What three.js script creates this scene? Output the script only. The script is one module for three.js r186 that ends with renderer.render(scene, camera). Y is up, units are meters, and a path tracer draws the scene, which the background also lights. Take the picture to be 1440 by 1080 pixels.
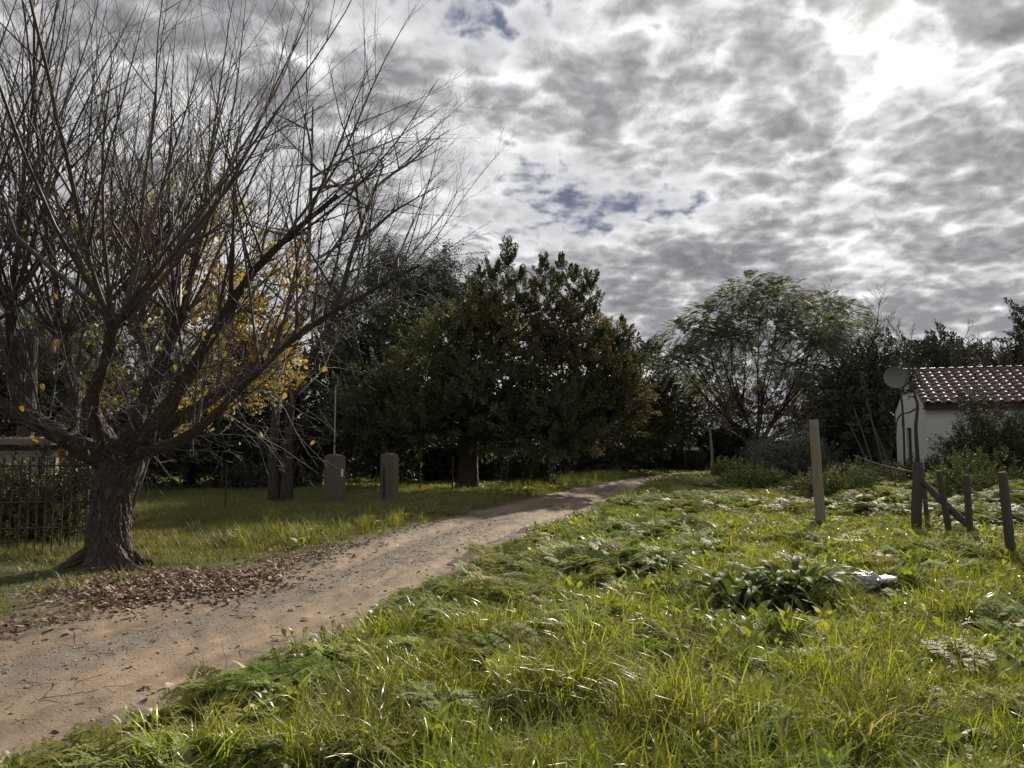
import * as THREE from 'three';
import { mergeGeometries } from 'three/addons/utils/BufferGeometryUtils.js';

// ---------------------------------------------------------------- camera, sky, sun, exposure
const scene = new THREE.Scene();
const EYE = 1.6, TILT = Math.atan(90 / 1080);
const camera = new THREE.PerspectiveCamera(53.13, 4 / 3, 0.05, 3000);
camera.position.set(0, EYE, 0);
camera.rotation.x = TILT;
const renderer = new THREE.WebGLRenderer({ antialias: true });
renderer.toneMapping = THREE.LinearToneMapping;
renderer.toneMappingExposure = 1.62;
renderer.shadowMap.enabled = true;

const SUN = new THREE.Vector3(0.4815, 0.572, -0.956).normalize();
const sun = new THREE.DirectionalLight(new THREE.Color(1.0, 0.9, 0.74), 5.0);
sun.position.copy(SUN).multiplyScalar(120);
sun.target.position.set(0, 0, -20);
sun.position.add(sun.target.position);
sun.castShadow = true;
sun.shadow.radius = 2.2;
sun.shadow.mapSize.set(4096, 4096);
Object.assign(sun.shadow.camera, { left: -50, right: 50, top: 50, bottom: -50, near: 1, far: 300 });
scene.add(sun, sun.target);

// seeded random numbers and gradient noise
function rng(seed) { let a = seed >>> 0; return () => { a = (a + 0x6D2B79F5) | 0; let t = Math.imul(a ^ (a >>> 15), 1 | a); t = (t + Math.imul(t ^ (t >>> 7), 61 | t)) ^ t; return ((t ^ (t >>> 14)) >>> 0) / 4294967296; }; }
const PERM = new Uint8Array(512), GX = new Float32Array(256), GY = new Float32Array(256);
{ const r = rng(11), p = [...Array(256).keys()]; for (let i = 255; i > 0; i--) { const j = Math.floor(r() * (i + 1)); [p[i], p[j]] = [p[j], p[i]]; }
  for (let i = 0; i < 512; i++) PERM[i] = p[i & 255];
  for (let i = 0; i < 256; i++) { const a = r() * Math.PI * 2; GX[i] = Math.cos(a); GY[i] = Math.sin(a); } }
function noise(x, y) {
  const xi = Math.floor(x), yi = Math.floor(y), fx = x - xi, fy = y - yi, X = xi & 255, Y = yi & 255;
  const u = fx * fx * fx * (fx * (fx * 6 - 15) + 10), v = fy * fy * fy * (fy * (fy * 6 - 15) + 10);
  const a = PERM[X] + Y, b = PERM[X + 1] + Y, aa = PERM[a], ab = PERM[a + 1], ba = PERM[b], bb = PERM[b + 1];
  const n0 = GX[aa] * fx + GY[aa] * fy, n1 = GX[ba] * (fx - 1) + GY[ba] * fy, n2 = GX[ab] * fx + GY[ab] * (fy - 1), n3 = GX[bb] * (fx - 1) + GY[bb] * (fy - 1);
  const p = n0 + u * (n1 - n0), q = n2 + u * (n3 - n2);
  return 1.5 * (p + v * (q - p));
}
function fbm(x, y, oct, gain = 0.5) { let s = 0, a = 1, t = 0; for (let i = 0; i < oct; i++) { s += a * noise(x, y); t += a; a *= gain; x = x * 2.03 + 17.3; y = y * 2.03 - 9.1; } return s / t; }
function cells(x, y) {   // rounded lumps: 0.5 at a cell's middle, down to about -0.5 at the seams
  const xi = Math.floor(x), yi = Math.floor(y); let best = 9;
  for (let j = -1; j < 2; j++) for (let i = -1; i < 2; i++) {
    const h = PERM[PERM[(xi + i) & 255] + ((yi + j) & 255)], dx = xi + i + 0.5 + 0.42 * GX[h] - x, dy = yi + j + 0.5 + 0.42 * GY[h] - y, d = dx * dx + dy * dy;
    if (d < best) best = d;
  }
  return 0.5 - 1.6 * best;
}
function billow(x, y, oct, gain) { let s = 0, a = 1, t = 0; for (let i = 0; i < oct; i++) { s += a * Math.abs(noise(x, y)) * 1.6; t += a; a *= gain; x = x * 2.03 + 17.3; y = y * 2.03 - 9.1; } return s / t; }
const clamp = (x, a = 0, b = 1) => Math.min(b, Math.max(a, x)), mix = (a, b, t) => a + (b - a) * t;
const step = (a, b, x) => { const t = clamp((x - a) / (b - a)); return t * t * (3 - 2 * t); };

// a broken layer of altocumulus, the sun behind its thin part
{
  const W = 4096, H = 2048, data = new Float32Array(W * H * 4);
  for (let j = 0; j < H; j++) {
    const el = ((j + 0.5) / H - 0.5) * Math.PI, dy = Math.sin(el), ch = Math.cos(el);
    for (let i = 0; i < W; i++) {
      const k = (j * W + i) * 4;
      data[k + 3] = 1;
      if (dy <= 0) { data[k] = 0.12; data[k + 1] = 0.12; data[k + 2] = 0.11; continue; }
      const az = ((i + 0.5) / W - 0.5) * 2 * Math.PI, dx = ch * Math.cos(az), dz = ch * Math.sin(az);
      const s = 1 / (dy + 0.18), px = dx * s, pz = dz * s;
      // warped plane of cloud: rounded lumps (thick, grey) parted by thin bright seams
      const w1 = fbm(px * 4.0 + 3.1, pz * 3.6 + 7.7, 5, 0.6), w2 = fbm(px * 4.0 - 5.2, pz * 3.6 + 1.3, 5, 0.6);
      const qx = px + 0.05 * w1, qz = pz + 0.05 * w2;
      const big = fbm(px * 1.0 + 20.4 + 0.3 * w1, pz * 1.3 + 4.2 + 0.3 * w2, 3);
      const mid = fbm(qx * 3.4 + 1.7, qz * 3.0 + 9.9, 3, 0.5);
      const lump = cells(qx * 5.6, qz * 6.0), puff = cells(qx * 14.5 + 9.3, qz * 15 + 4.4);
      const fine = fbm(qx * 22 + 40, qz * 22 - 13, 6, 0.62);
      // clear gaps: a few where the photograph has them, others as chance has it
      const gap = fbm(px * 0.8 + 31.5, pz * 0.8 - 12.2, 2);
      // banks and gaps that the photograph shows, softly shaped
      const bank = -1.15 * Math.exp(-(((px - 0.20) / 0.40) ** 2 + ((pz + 1.98) / 0.32) ** 2)) - 0.46 * Math.exp(-(((px + 0.06) / 0.22) ** 2 + ((pz + 1.27) / 0.15) ** 2)) - 0.34 * Math.exp(-(((px + 0.10) / 0.09) ** 2 + ((pz + 1.56) / 0.24) ** 2))
        + 0.50 * Math.exp(-(((px - 1.15) / 1.0) ** 2 + ((pz + 2.6) / 0.36) ** 2)) + 0.22 * Math.exp(-(((px - 0.75) / 0.35) ** 2 + ((pz + 1.72) / 0.16) ** 2)) + 0.26 * Math.exp(-(((px - 1.25) / 0.35) ** 2 + ((pz + 1.9) / 0.2) ** 2));
      const soft = 0.47 + 0.85 * big + 0.50 * mid + bank + 0.08 * gap;
      const D = soft + 0.34 * lump + 0.30 * puff + 0.34 * fine;
      const tau = (D > 0.14 ? D : 0.14 * Math.exp((D - 0.14) / 0.14)) * 2.3;
      const cover = step(-0.30, 0.44, soft + 0.20 * lump + 0.22 * puff + 0.42 * fine);
      const c = dx * SUN.x + dy * SUN.y + dz * SUN.z, ang = Math.acos(clamp(c, -1, 1));
      const glow = Math.exp(-ang / 0.5);
      const core = Math.exp(-((ang / 0.06) ** 2)), halo = Math.exp(-ang / 0.12);
      const thin = Math.exp(-1.15 * tau);
      const relief = 1 - 0.14 * puff - 0.32 * fine;
      const lum = (0.185 + (1.32 + 0.2 * glow) * thin) * relief;
      const hor = step(0.3, 0.0, dy);
      const blue = [0.135 + 0.05 * hor, 0.160 + 0.05 * hor, 0.245 + 0.03 * hor];
      const cl = [lum * (1.0 + 0.02 * thin), lum, lum * (1.07 - 0.13 * thin)];
      const add = (1.2 * core + 0.30 * halo) * (0.15 + 0.85 * thin);
      for (let n = 0; n < 3; n++) data[k + n] = 0.64 * (mix(blue[n], cl[n], cover) + add * [1, 0.96, 0.86][n]);
    }
  }
  const sky = new THREE.DataTexture(data, W, H, THREE.RGBAFormat, THREE.FloatType);
  sky.mapping = THREE.EquirectangularReflectionMapping;
  sky.magFilter = THREE.LinearFilter; sky.minFilter = THREE.LinearFilter; sky.needsUpdate = true;
  scene.background = sky; scene.environment = sky;
}


// ---------------------------------------------------------------- helpers
const V = (x, y, z) => new THREE.Vector3(x, y, z), UPV = V(0, 1, 0);
// a point of the place seen at photograph pixel (px, py) that stands `far` metres ahead
function at(px, py, far) {
  const u = (px - 720) / 1080, v = (540 - py) / 1080, c = Math.cos(TILT), s = Math.sin(TILT), k = far / (c - v * s);
  return V(u * k, EYE + (v * c + s) * k, -far);
}
const taken = {};
function numbered(name) { const n = taken[name] ?? 0; taken[name] = n + 1; return n ? `${name}_${String(n).padStart(3, '0')}` : name; }
function thing(name, label, category, pos = [0, 0, 0], turn = 0, group) {
  const o = new THREE.Group(); o.name = numbered(name); scene.add(o);
  o.position.set(...pos); o.rotation.y = turn; o.userData = { label, category };
  if (group) o.userData.group = group;
  return o;
}
function tagged(o, label, category, group, kind) { Object.assign(o.userData, { label, category }); if (group) o.userData.group = group; if (kind) o.userData.kind = kind; return o; }
function mesh(name, geo, mat, parent, kind) {
  const m = new THREE.Mesh(geo, mat); m.castShadow = m.receiveShadow = true;
  m.name = parent ? name : numbered(name); (parent ?? scene).add(m);
  if (kind) m.userData.kind = kind;
  return m;
}
function instanced(name, geo, mat, list, parent, kind = 'stuff') {   // list: [matrix, color?]
  const m = new THREE.InstancedMesh(geo, mat, list.length); m.castShadow = m.receiveShadow = true;
  list.forEach(([x, c], i) => { m.setMatrixAt(i, x); if (c) m.setColorAt(i, c); });
  m.name = parent ? name : numbered(name); (parent ?? scene).add(m); m.userData.kind = kind;
  return m;
}
const lin = (r, g, b) => new THREE.Color().setRGB(r, g, b);
const rand = (R, a, b) => a + (b - a) * R();
const MAT = new THREE.Matrix4(), QT = new THREE.Quaternion(), EU = new THREE.Euler();
function place(p, yaw, tiltX, tiltZ, sx, sy = sx, sz = sx) { EU.set(tiltX, yaw, tiltZ, 'YXZ'); return new THREE.Matrix4().compose(p, new THREE.Quaternion().setFromEuler(EU), V(sx, sy, sz)); }
function placeDir(p, dir, roll, s) { const q = new THREE.Quaternion().setFromUnitVectors(UPV, dir), r = new THREE.Quaternion().setFromAxisAngle(UPV, roll); return new THREE.Matrix4().compose(p, q.multiply(r), V(s, s, s)); }

class Shape {   // collects triangles
  constructor() { this.p = []; this.n = []; this.t = []; this.i = []; this.c = null; }
  vert(p, n, u, v) { this.p.push(p.x, p.y, p.z); this.n.push(n.x, n.y, n.z); this.t.push(u, v); return this.p.length / 3 - 1; }
  tube(pts, rad, sides, shapeAt) {
    let q = V(0, 0, 0), side = null, rows = [], len = 0;
    for (let k = 0; k < pts.length; k++) {
      const d = pts[Math.min(k + 1, pts.length - 1)].clone().sub(pts[Math.max(k - 1, 0)]).normalize();
      if (!side) { side = Math.abs(d.y) > 0.9 ? V(1, 0, 0) : V(0, 1, 0); }
      side.addScaledVector(d, -side.dot(d)).normalize();
      const up = d.clone().cross(side);
      if (k) len += pts[k].distanceTo(pts[k - 1]);
      const row = [];
      for (let s = 0; s <= sides; s++) {
        const a = (s / sides) * Math.PI * 2, n = side.clone().multiplyScalar(Math.cos(a)).addScaledVector(up, Math.sin(a));
        const r = rad[k] * (shapeAt ? shapeAt(a, k / (pts.length - 1)) : 1);
        row.push(this.vert(q.copy(pts[k]).addScaledVector(n, r), n, (s / sides) * 6.283 * rad[0], len));
      }
      rows.push(row);
    }
    for (let k = 0; k + 1 < rows.length; k++) for (let s = 0; s < sides; s++) this.i.push(rows[k][s], rows[k][s + 1], rows[k + 1][s], rows[k][s + 1], rows[k + 1][s + 1], rows[k + 1][s]);
    const e = this.vert(pts.at(-1), V(0, 1, 0), 0, len); for (let s = 0; s < sides; s++) this.i.push(rows.at(-1)[s], rows.at(-1)[s + 1], e);
    return this;
  }
  // a leaf or blade along points, `wide(t)` half-widths across `across`
  strip(pts, across, wide, fold = 0) {
    const rows = [];
    for (let k = 0; k < pts.length; k++) {
      const t = k / (pts.length - 1), d = pts[Math.min(k + 1, pts.length - 1)].clone().sub(pts[Math.max(k - 1, 0)]).normalize();
      const n = across.clone().cross(d).normalize(), w = wide(t);
      if (fold) {
        const a = pts[k].clone().addScaledVector(across, -w).addScaledVector(n, fold * w), b = pts[k].clone().addScaledVector(across, w).addScaledVector(n, fold * w);
        const na = n.clone().addScaledVector(across, fold * 0.8).normalize(), nb = n.clone().addScaledVector(across, -fold * 0.8).normalize();
        rows.push([this.vert(a, na, 0, t), this.vert(pts[k], n, 0.5, t), this.vert(b, nb, 1, t)]);
      } else rows.push([this.vert(pts[k].clone().addScaledVector(across, -w), n, 0, t), this.vert(pts[k].clone().addScaledVector(across, w), n, 1, t)]);
    }
    for (let k = 0; k + 1 < rows.length; k++) for (let s = 0; s + 1 < rows[k].length; s++) {
      this.i.push(rows[k][s], rows[k][s + 1], rows[k + 1][s]);
      if (wide((k + 1) / (pts.length - 1)) > 0) this.i.push(rows[k][s + 1], rows[k + 1][s + 1], rows[k + 1][s]);
    }
    return this;
  }
  build(flat) {
    const g = new THREE.BufferGeometry();
    g.setAttribute('position', new THREE.Float32BufferAttribute(this.p, 3)); g.setAttribute('normal', new THREE.Float32BufferAttribute(this.n, 3));
    g.setAttribute('uv', new THREE.Float32BufferAttribute(this.t, 2)); g.setIndex(this.i);
    if (flat) g.computeVertexNormals();
    return g;
  }
}
// a box with chamfered long edges, base at y = 0, optionally tapered
function chamferBox(w, h, d, c = 0.01, taper = 1) {
  const s = new THREE.Shape([[-w / 2 + c, -d / 2], [w / 2 - c, -d / 2], [w / 2, -d / 2 + c], [w / 2, d / 2 - c], [w / 2 - c, d / 2], [-w / 2 + c, d / 2], [-w / 2, d / 2 - c], [-w / 2, -d / 2 + c]].map(([x, y]) => new THREE.Vector2(x, y)));
  const g = new THREE.ExtrudeGeometry(s, { depth: h - 2 * c, bevelEnabled: true, bevelThickness: c, bevelSize: c * 0.7, bevelOffset: -c * 0.7, bevelSegments: 1 });
  g.translate(0, 0, c); g.rotateX(-Math.PI / 2);
  return g;
}
function box(w, h, d, x = 0, y = 0, z = 0) { const g = new THREE.BoxGeometry(w, h, d); g.translate(x, y, z); return g; }

// ---------------------------------------------------------------- textures and materials
function texture(n, f, srgb, rep = 1) {   // f(x, y) -> [r, g, b] 0..1, tiles when f does
  const d = new Uint8Array(n * n * 4);
  for (let j = 0; j < n; j++) for (let i = 0; i < n; i++) { const c = f(i / n, j / n), k = (j * n + i) * 4; for (let m = 0; m < 3; m++) d[k + m] = clamp(c[m]) * 255; d[k + 3] = 255; }
  const t = new THREE.DataTexture(d, n, n); t.wrapS = t.wrapT = THREE.RepeatWrapping; t.magFilter = THREE.LinearFilter; t.minFilter = THREE.LinearMipmapLinearFilter; t.generateMipmaps = true;
  if (srgb) t.colorSpace = THREE.SRGBColorSpace; t.repeat.set(rep, rep); t.needsUpdate = true; return t;
}
// noise that tiles: blends four shifted copies
function tileable(f) { return (x, y) => { const a = f(x, y), b = f(x - 1, y), c = f(x, y - 1), d = f(x - 1, y - 1); return (a * (1 - x) + b * x) * (1 - y) + (c * (1 - x) + d * x) * y; }; }
const barkN = tileable((x, y) => { const w = 0.25 * fbm(x * 6 + 3, y * 5 + 1, 3); return Math.abs(noise(x * 13 + w * 5, y * 3.2 + 5 + w * 3)) * 1.5 + 0.35 * fbm(x * 30, y * 14, 3); });
const barkHeight = texture(512, (x, y) => { const v = clamp(barkN(x, y) * 1.3 + 0.15); return [v, v, v]; });
const barkTone = texture(512, (x, y) => { const v = 0.55 + 0.5 * clamp(barkN(x, y) * 1.2), m = 0.1 * fbm(x * 5 + 9, y * 5 + 2, 3); return [v + m * 0.6, v * 0.94 + m, v * 0.86 + m * 0.4]; });
const grainN = tileable((x, y) => fbm(x * 40, y * 40, 4, 0.7));
const grainTone = texture(1024, (x, y) => { const g = grainN(x, y), sp = noise(x * 190 + 7, y * 190) > 0.55 ? -0.25 : 0, lt = noise(x * 150 - 30, y * 150 + 12) > 0.6 ? 0.2 : 0; const v = 0.78 + 0.3 * g + sp + lt; return [v, v, v]; });
const grainHeight = texture(1024, (x, y) => { const v = 0.5 + 0.4 * grainN(x, y) + (noise(x * 150 - 30, y * 150 + 12) > 0.6 ? 0.25 : 0); return [v, v, v]; });
const woodN = tileable((x, y) => fbm(x * 26, y * 1.6 + 4, 4, 0.6));
const woodTone = texture(512, (x, y) => { const v = 0.8 + 0.45 * woodN(x, y); return [v, v * 0.98, v * 0.95]; });
const plasterN = tileable((x, y) => fbm(x * 9, y * 9, 5, 0.6));
const plasterTone = texture(512, (x, y) => { const v = 0.88 + 0.16 * plasterN(x, y), st = clamp(plasterN(x, y) * 1.4 - 0.35) * 0.5; return [v - st * 0.8, v - st * 0.85, v - st]; });
const plasterHeight = texture(512, (x, y) => { const v = 0.5 + 0.4 * plasterN(x, y) + 0.1 * noise(x * 160, y * 160); return [v, v, v]; });

const leafTone = texture(256, (x, y) => { const rib = Math.exp(-(((x - 0.5) / 0.035) ** 2)), vein = Math.exp(-(((((y * 9 - Math.abs(x - 0.5) * 6) % 1 + 1) % 1 - 0.5) / 0.09) ** 2)), m = fbm(x * 5, y * 8, 4, 0.6), hole = fbm(x * 9 + 30, y * 12, 2) > 0.42 ? 0.35 : 0, v = 0.74 + 0.3 * rib + 0.1 * vein + 0.3 * m; return [v + 0.25 * hole, v - 0.05 * hole, v * 0.9 - hole * 0.2]; });
const std = (o) => new THREE.MeshStandardMaterial({ roughness: 0.9, metalness: 0, side: THREE.DoubleSide, ...o });
// leaves: light passes, a waxy coat glints
const leafMat = (color, o = {}) => new THREE.MeshPhysicalMaterial({ color, roughness: 1, transmission: 0.45, thickness: 0, clearcoat: 0.35, clearcoatRoughness: 0.42, side: THREE.DoubleSide, ...o });
const M = {
  bark: std({ color: lin(0.085, 0.066, 0.052), map: barkTone, bumpMap: barkHeight, bumpScale: 0.07 }),
  barkGrey: std({ color: lin(0.105, 0.092, 0.078), map: barkTone, bumpMap: barkHeight, bumpScale: 0.02 }),
  barkDark: std({ color: lin(0.06, 0.048, 0.038), map: barkTone, bumpMap: barkHeight, bumpScale: 0.02 }),
  shoot: std({ color: lin(0.052, 0.037, 0.029), roughness: 0.6 }),
  twigGrey: std({ color: lin(0.052, 0.044, 0.038), roughness: 0.7 }),
  yellow: leafMat(lin(0.46, 0.33, 0.045), { map: leafTone, transmission: 0.45 }),
  lawn: leafMat(lin(1, 1, 1), { clearcoat: 0.25, clearcoatRoughness: 0.45 }),
  grass: leafMat(lin(1, 1, 1), { transmission: 0.55, specularIntensity: 0.45, clearcoat: 0.42, clearcoatRoughness: 0.28 }),
  fern: leafMat(lin(1, 1, 1), { transmission: 0.45, clearcoat: 0.14, clearcoatRoughness: 0.42, specularIntensity: 0.3 }),
  dock: leafMat(lin(1.25, 1.25, 1.25), { map: leafTone, bumpMap: leafTone, bumpScale: 0.004, transmission: 0.55, clearcoat: 0.4, clearcoatRoughness: 0.35 }),
  lily: leafMat(lin(0.10, 0.135, 0.026), { map: leafTone, specularIntensity: 0.3, transmission: 0.4, clearcoat: 0.1, clearcoatRoughness: 0.4 }),
  foliage: std({ color: lin(1, 1, 1), roughness: 0.8 }),
  oakLeaf: leafMat(lin(1, 1, 1), { transmission: 0.35, clearcoat: 0.08, clearcoatRoughness: 0.5, specularIntensity: 0.5 }),
  feather: leafMat(lin(1, 1, 1), { transmission: 0.4, clearcoat: 0.1 }),
  dead: leafMat(lin(1, 1, 1), { transmission: 0.15, clearcoat: 0.2, clearcoatRoughness: 0.5 }),
  ground: std({ color: lin(1, 1, 1), vertexColors: true, map: grainTone, bumpMap: grainHeight, bumpScale: 0.02, roughness: 1 }),
  road: std({ color: lin(1, 1, 1), vertexColors: true, map: grainTone, bumpMap: grainHeight, bumpScale: 0.012, roughness: 0.95 }),
  stone: std({ color: lin(1, 1, 1), roughness: 0.85 }),
  pillar: std({ color: lin(0.125, 0.110, 0.080), map: plasterTone, bumpMap: plasterHeight, bumpScale: 0.015 }),
  concrete: std({ color: lin(0.20, 0.165, 0.12), map: plasterTone, bumpMap: plasterHeight, bumpScale: 0.012 }),
  timber: std({ color: lin(0.26, 0.225, 0.18), map: woodTone, bumpMap: woodTone, bumpScale: 0.006 }),
  oldTimber: std({ color: lin(0.075, 0.062, 0.052), map: woodTone, bumpMap: woodTone, bumpScale: 0.008 }),
  wire: std({ color: lin(0.10, 0.085, 0.075), roughness: 0.7, metalness: 0.5 }),
  iron: std({ color: lin(0.035, 0.033, 0.032), roughness: 0.55, metalness: 0.3 }),
  plaster: std({ color: lin(0.62, 0.60, 0.56), map: plasterTone, bumpMap: plasterHeight, bumpScale: 0.01 }),
  tile: std({ color: lin(0.13, 0.085, 0.074), roughness: 0.52, map: plasterTone }),
  tileOld: std({ color: lin(0.10, 0.075, 0.066), roughness: 0.6, map: plasterTone }),
  darkWood: std({ color: lin(0.05, 0.025, 0.02) }),
  glass: new THREE.MeshPhysicalMaterial({ color: lin(0.9, 0.9, 0.9), roughness: 0.05, transmission: 1, thickness: 0 }),
  room: std({ color: lin(0.5, 0.47, 0.42) }),
  dish: std({ color: lin(0.13, 0.13, 0.135), roughness: 0.6 }),
  tin: std({ color: lin(0.33, 0.33, 0.33), roughness: 0.45, metalness: 0.5 }),
  water: new THREE.MeshPhysicalMaterial({ color: lin(0.17, 0.155, 0.14), roughness: 0.16, specularIntensity: 1 }),
  plastic: new THREE.MeshPhysicalMaterial({ color: lin(0.36, 0.375, 0.39), roughness: 0.35, transmission: 0.25, thickness: 0, clearcoat: 0.6, side: THREE.DoubleSide }),
  white: std({ color: lin(0.8, 0.8, 0.78) }),
  black: std({ color: lin(0.02, 0.02, 0.02) }),
};

// ---------------------------------------------------------------- the lie of the land
const RD = [-8, 0, 3.9, 5.8, 7.4, 10, 13.3, 21.6, 30, 41, 47, 54, 70], RR = [-7.2, -3.85, -2.3, -1.6, -1.1, -0.45, 0.25, 2.6, 5.0, 8.4, 12.5, 19, 34], RL = [-11, -7.2, -5.6, -4.75, -4.0, -3.1, -2.45, -0.3, 2.5, 6.4, 9.4, 14, 28];
function along(tab, d) { let k = 0; while (k < RD.length - 2 && d > RD[k + 1]) k++; const t = clamp((d - RD[k]) / (RD[k + 1] - RD[k]), -0.5, 1.5), h = RD[k + 1] - RD[k];
  const m = (i) => i <= 0 || i >= RD.length - 1 ? (tab[Math.min(i + 1, RD.length - 1)] - tab[Math.max(i - 1, 0)]) / (RD[Math.min(i + 1, RD.length - 1)] - RD[Math.max(i - 1, 0)]) : (tab[i + 1] - tab[i - 1]) / (RD[i + 1] - RD[i - 1]);
  const t2 = t * t, t3 = t2 * t; return (2 * t3 - 3 * t2 + 1) * tab[k] + (t3 - 2 * t2 + t) * h * m(k) + (-2 * t3 + 3 * t2) * tab[k + 1] + (t3 - t2) * h * m(k + 1); }
// metres outside the road (negative on it); positive `right` on the meadow's side
function offRoad(x, d) { const l = along(RL, d), r = along(RR, d), w = 0.18 * noise(x * 1.1 + 3, d * 0.9) + 0.10 * noise(x * 4, d * 4 + 8); return { left: l - x + w, right: x - r + w, t: (x - l) / (r - l) }; }
function roadHeight(x, d, o) {
  const t = o.t, rut = Math.exp(-(((t - 0.24) / 0.11) ** 2)) + Math.exp(-(((t - 0.78) / 0.11) ** 2)), edge = step(0, -0.35, Math.max(o.left, o.right));
  return 0.0 + edge * (0.035 - 0.085 * rut) + 0.022 * fbm(x * 1.7, d * 1.1, 3) + 0.014 * noise(x * 6, d * 3) + 0.009 * noise(x * 17, d * 11);
}
function landHeight(x, d) {
  const o = offRoad(x, d), out = Math.max(o.left, o.right);
  const right = step(0.0, 1.6, o.right), left = step(0.1, 2.0, o.left);
  let h = 0.05 * fbm(x * 0.25 + 4, d * 0.25, 3) + right * (0.06 + 0.06 * noise(x * 0.35, d * 0.3 + 5)) * step(30, 8, d) + left * (0.03 + 0.03 * noise(x * 0.5 + 9, d * 0.5)) + 0.02 * noise(x * 2.1, d * 2.1);
  h *= step(-0.1, 0.8, out); h -= 0.10 * step(-0.05, -0.45, out);
  return h;
}
const landAt = (x, d) => landHeight(x, d);
{ // one sheet of ground out to the horizon
  const N = 360, g = new THREE.BufferGeometry(), p = [], c = [], uv = [], ix = [];
  const f = (s) => 26 * s + 900 * Math.sign(s) * Math.abs(s) ** 7;
  for (let j = 0; j <= N; j++) for (let i = 0; i <= N; i++) {
    const x = f((i / N) * 2 - 1), d = 20 + f((j / N) * 2 - 1), far = Math.hypot(x, d - 20);
    p.push(x, landHeight(x, d) * step(120, 60, far), -d); uv.push(x * 0.9, d * 0.9);
    const o = offRoad(x, d), n = fbm(x * 1.2, d * 1.2, 4), green = 0.5 + 0.5 * n;
    const litter = Math.exp(-(((x + 3.9) / 1.2) ** 2 + ((d - 9.0) / 1.5) ** 2)) * 1.2 + 0.8 * step(0.9, 0.0, Math.max(o.left, o.right)) ;
    const k = clamp(litter + n * 0.6);
    c.push(mix(mix(0.045, 0.07, green), 0.13, k), mix(mix(0.055, 0.08, green), 0.095, k), mix(mix(0.022, 0.028, green), 0.065, k));
  }
  for (let j = 0; j < N; j++) for (let i = 0; i < N; i++) { const a = j * (N + 1) + i, b = a + 1, e = a + N + 1; ix.push(a, b, e, b, e + 1, e); }
  g.setAttribute('position', new THREE.Float32BufferAttribute(p, 3)); g.setAttribute('color', new THREE.Float32BufferAttribute(c, 3)); g.setAttribute('uv', new THREE.Float32BufferAttribute(uv, 2)); g.setIndex(ix); g.computeVertexNormals();
  tagged(mesh('ground', g, M.ground, null, 'structure'), 'soil under the grass of meadow and lawn', 'ground');
}
const patchy = (x, d) => noise(x * 2.2, d * 1.4);
{ // the dirt lane: two sandy wheel tracks, a gravelly crown, soft edges that dip under the verge
  const A = 100, B = 900, p = [], c = [], uv = [], ix = [];
  for (let j = 0; j <= B; j++) {
    const d = -3 + 63 * Math.pow(j / B, 1.6);
    const l = along(RL, d) - 0.5, r = along(RR, d) + 0.5;
    for (let i = 0; i <= A; i++) {
      const x = mix(l, r, i / A), o = offRoad(x, d), out = Math.max(o.left, o.right);
      p.push(x, roadHeight(x, d, o) + 0.012 - 0.10 * step(0.05, 0.45, out), -d); uv.push(x * 0.8, d * 0.8);
      const t = o.t;
      const streak = fbm(t * 13 + 0.3 * patchy(x, d), d * 0.4, 4, 0.65), patch = fbm(x * 1.3 + 7, d * 0.8, 4, 0.55), speck = noise(x * 9, d * 6);
      const track = Math.max(Math.exp(-(((t - 0.16) / 0.12) ** 2)), Math.exp(-(((t - 0.74) / 0.17) ** 2)));
      const gravel = clamp(1.2 * Math.exp(-(((t - 0.42) / 0.15) ** 2)) + 1.1 * patch - 0.05 - 0.5 * track) * step(30, 8, d) + clamp(-1.2 + 2.4 * patch) * 0.6;
      const damp = clamp(1.5 * Math.exp(-(((t - 0.86) / 0.16) ** 2 + ((d - 12.6) / 2.2) ** 2)) + 0.5 * patch * 1.2 - 0.2);
      const dirt = step(-0.45, 0.0, out + 0.25 * streak);
      let col = [0.205, 0.150, 0.102].map((v) => v * (0.86 + 0.24 * track + 0.95 * streak + 0.42 * patch + 0.14 * speck));
      const to = (q, k) => { col = col.map((v, n) => mix(v, q[n], clamp(k))); };
      to([0.160, 0.132, 0.106], gravel * 0.9); to([0.095, 0.077, 0.06], damp * 0.45); to([0.09, 0.07, 0.05], dirt * 0.8);
      to([0.105, 0.08, 0.058], clamp((streak - 0.2) * 2.6));
      c.push(...col);
    }
  }
  for (let j = 0; j < B; j++) for (let i = 0; i < A; i++) { const a = j * (A + 1) + i, b = a + 1, e = a + A + 1; ix.push(a, b, e, b, e + 1, e); }
  const g = new THREE.BufferGeometry(); g.setAttribute('position', new THREE.Float32BufferAttribute(p, 3)); g.setAttribute('color', new THREE.Float32BufferAttribute(c, 3)); g.setAttribute('uv', new THREE.Float32BufferAttribute(uv, 2)); g.setIndex(ix); g.computeVertexNormals();
  tagged(mesh('dirt_road', g, M.road, null, 'structure'), 'sandy dirt lane with wheel ruts and gravel crown', 'road');
}
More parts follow.
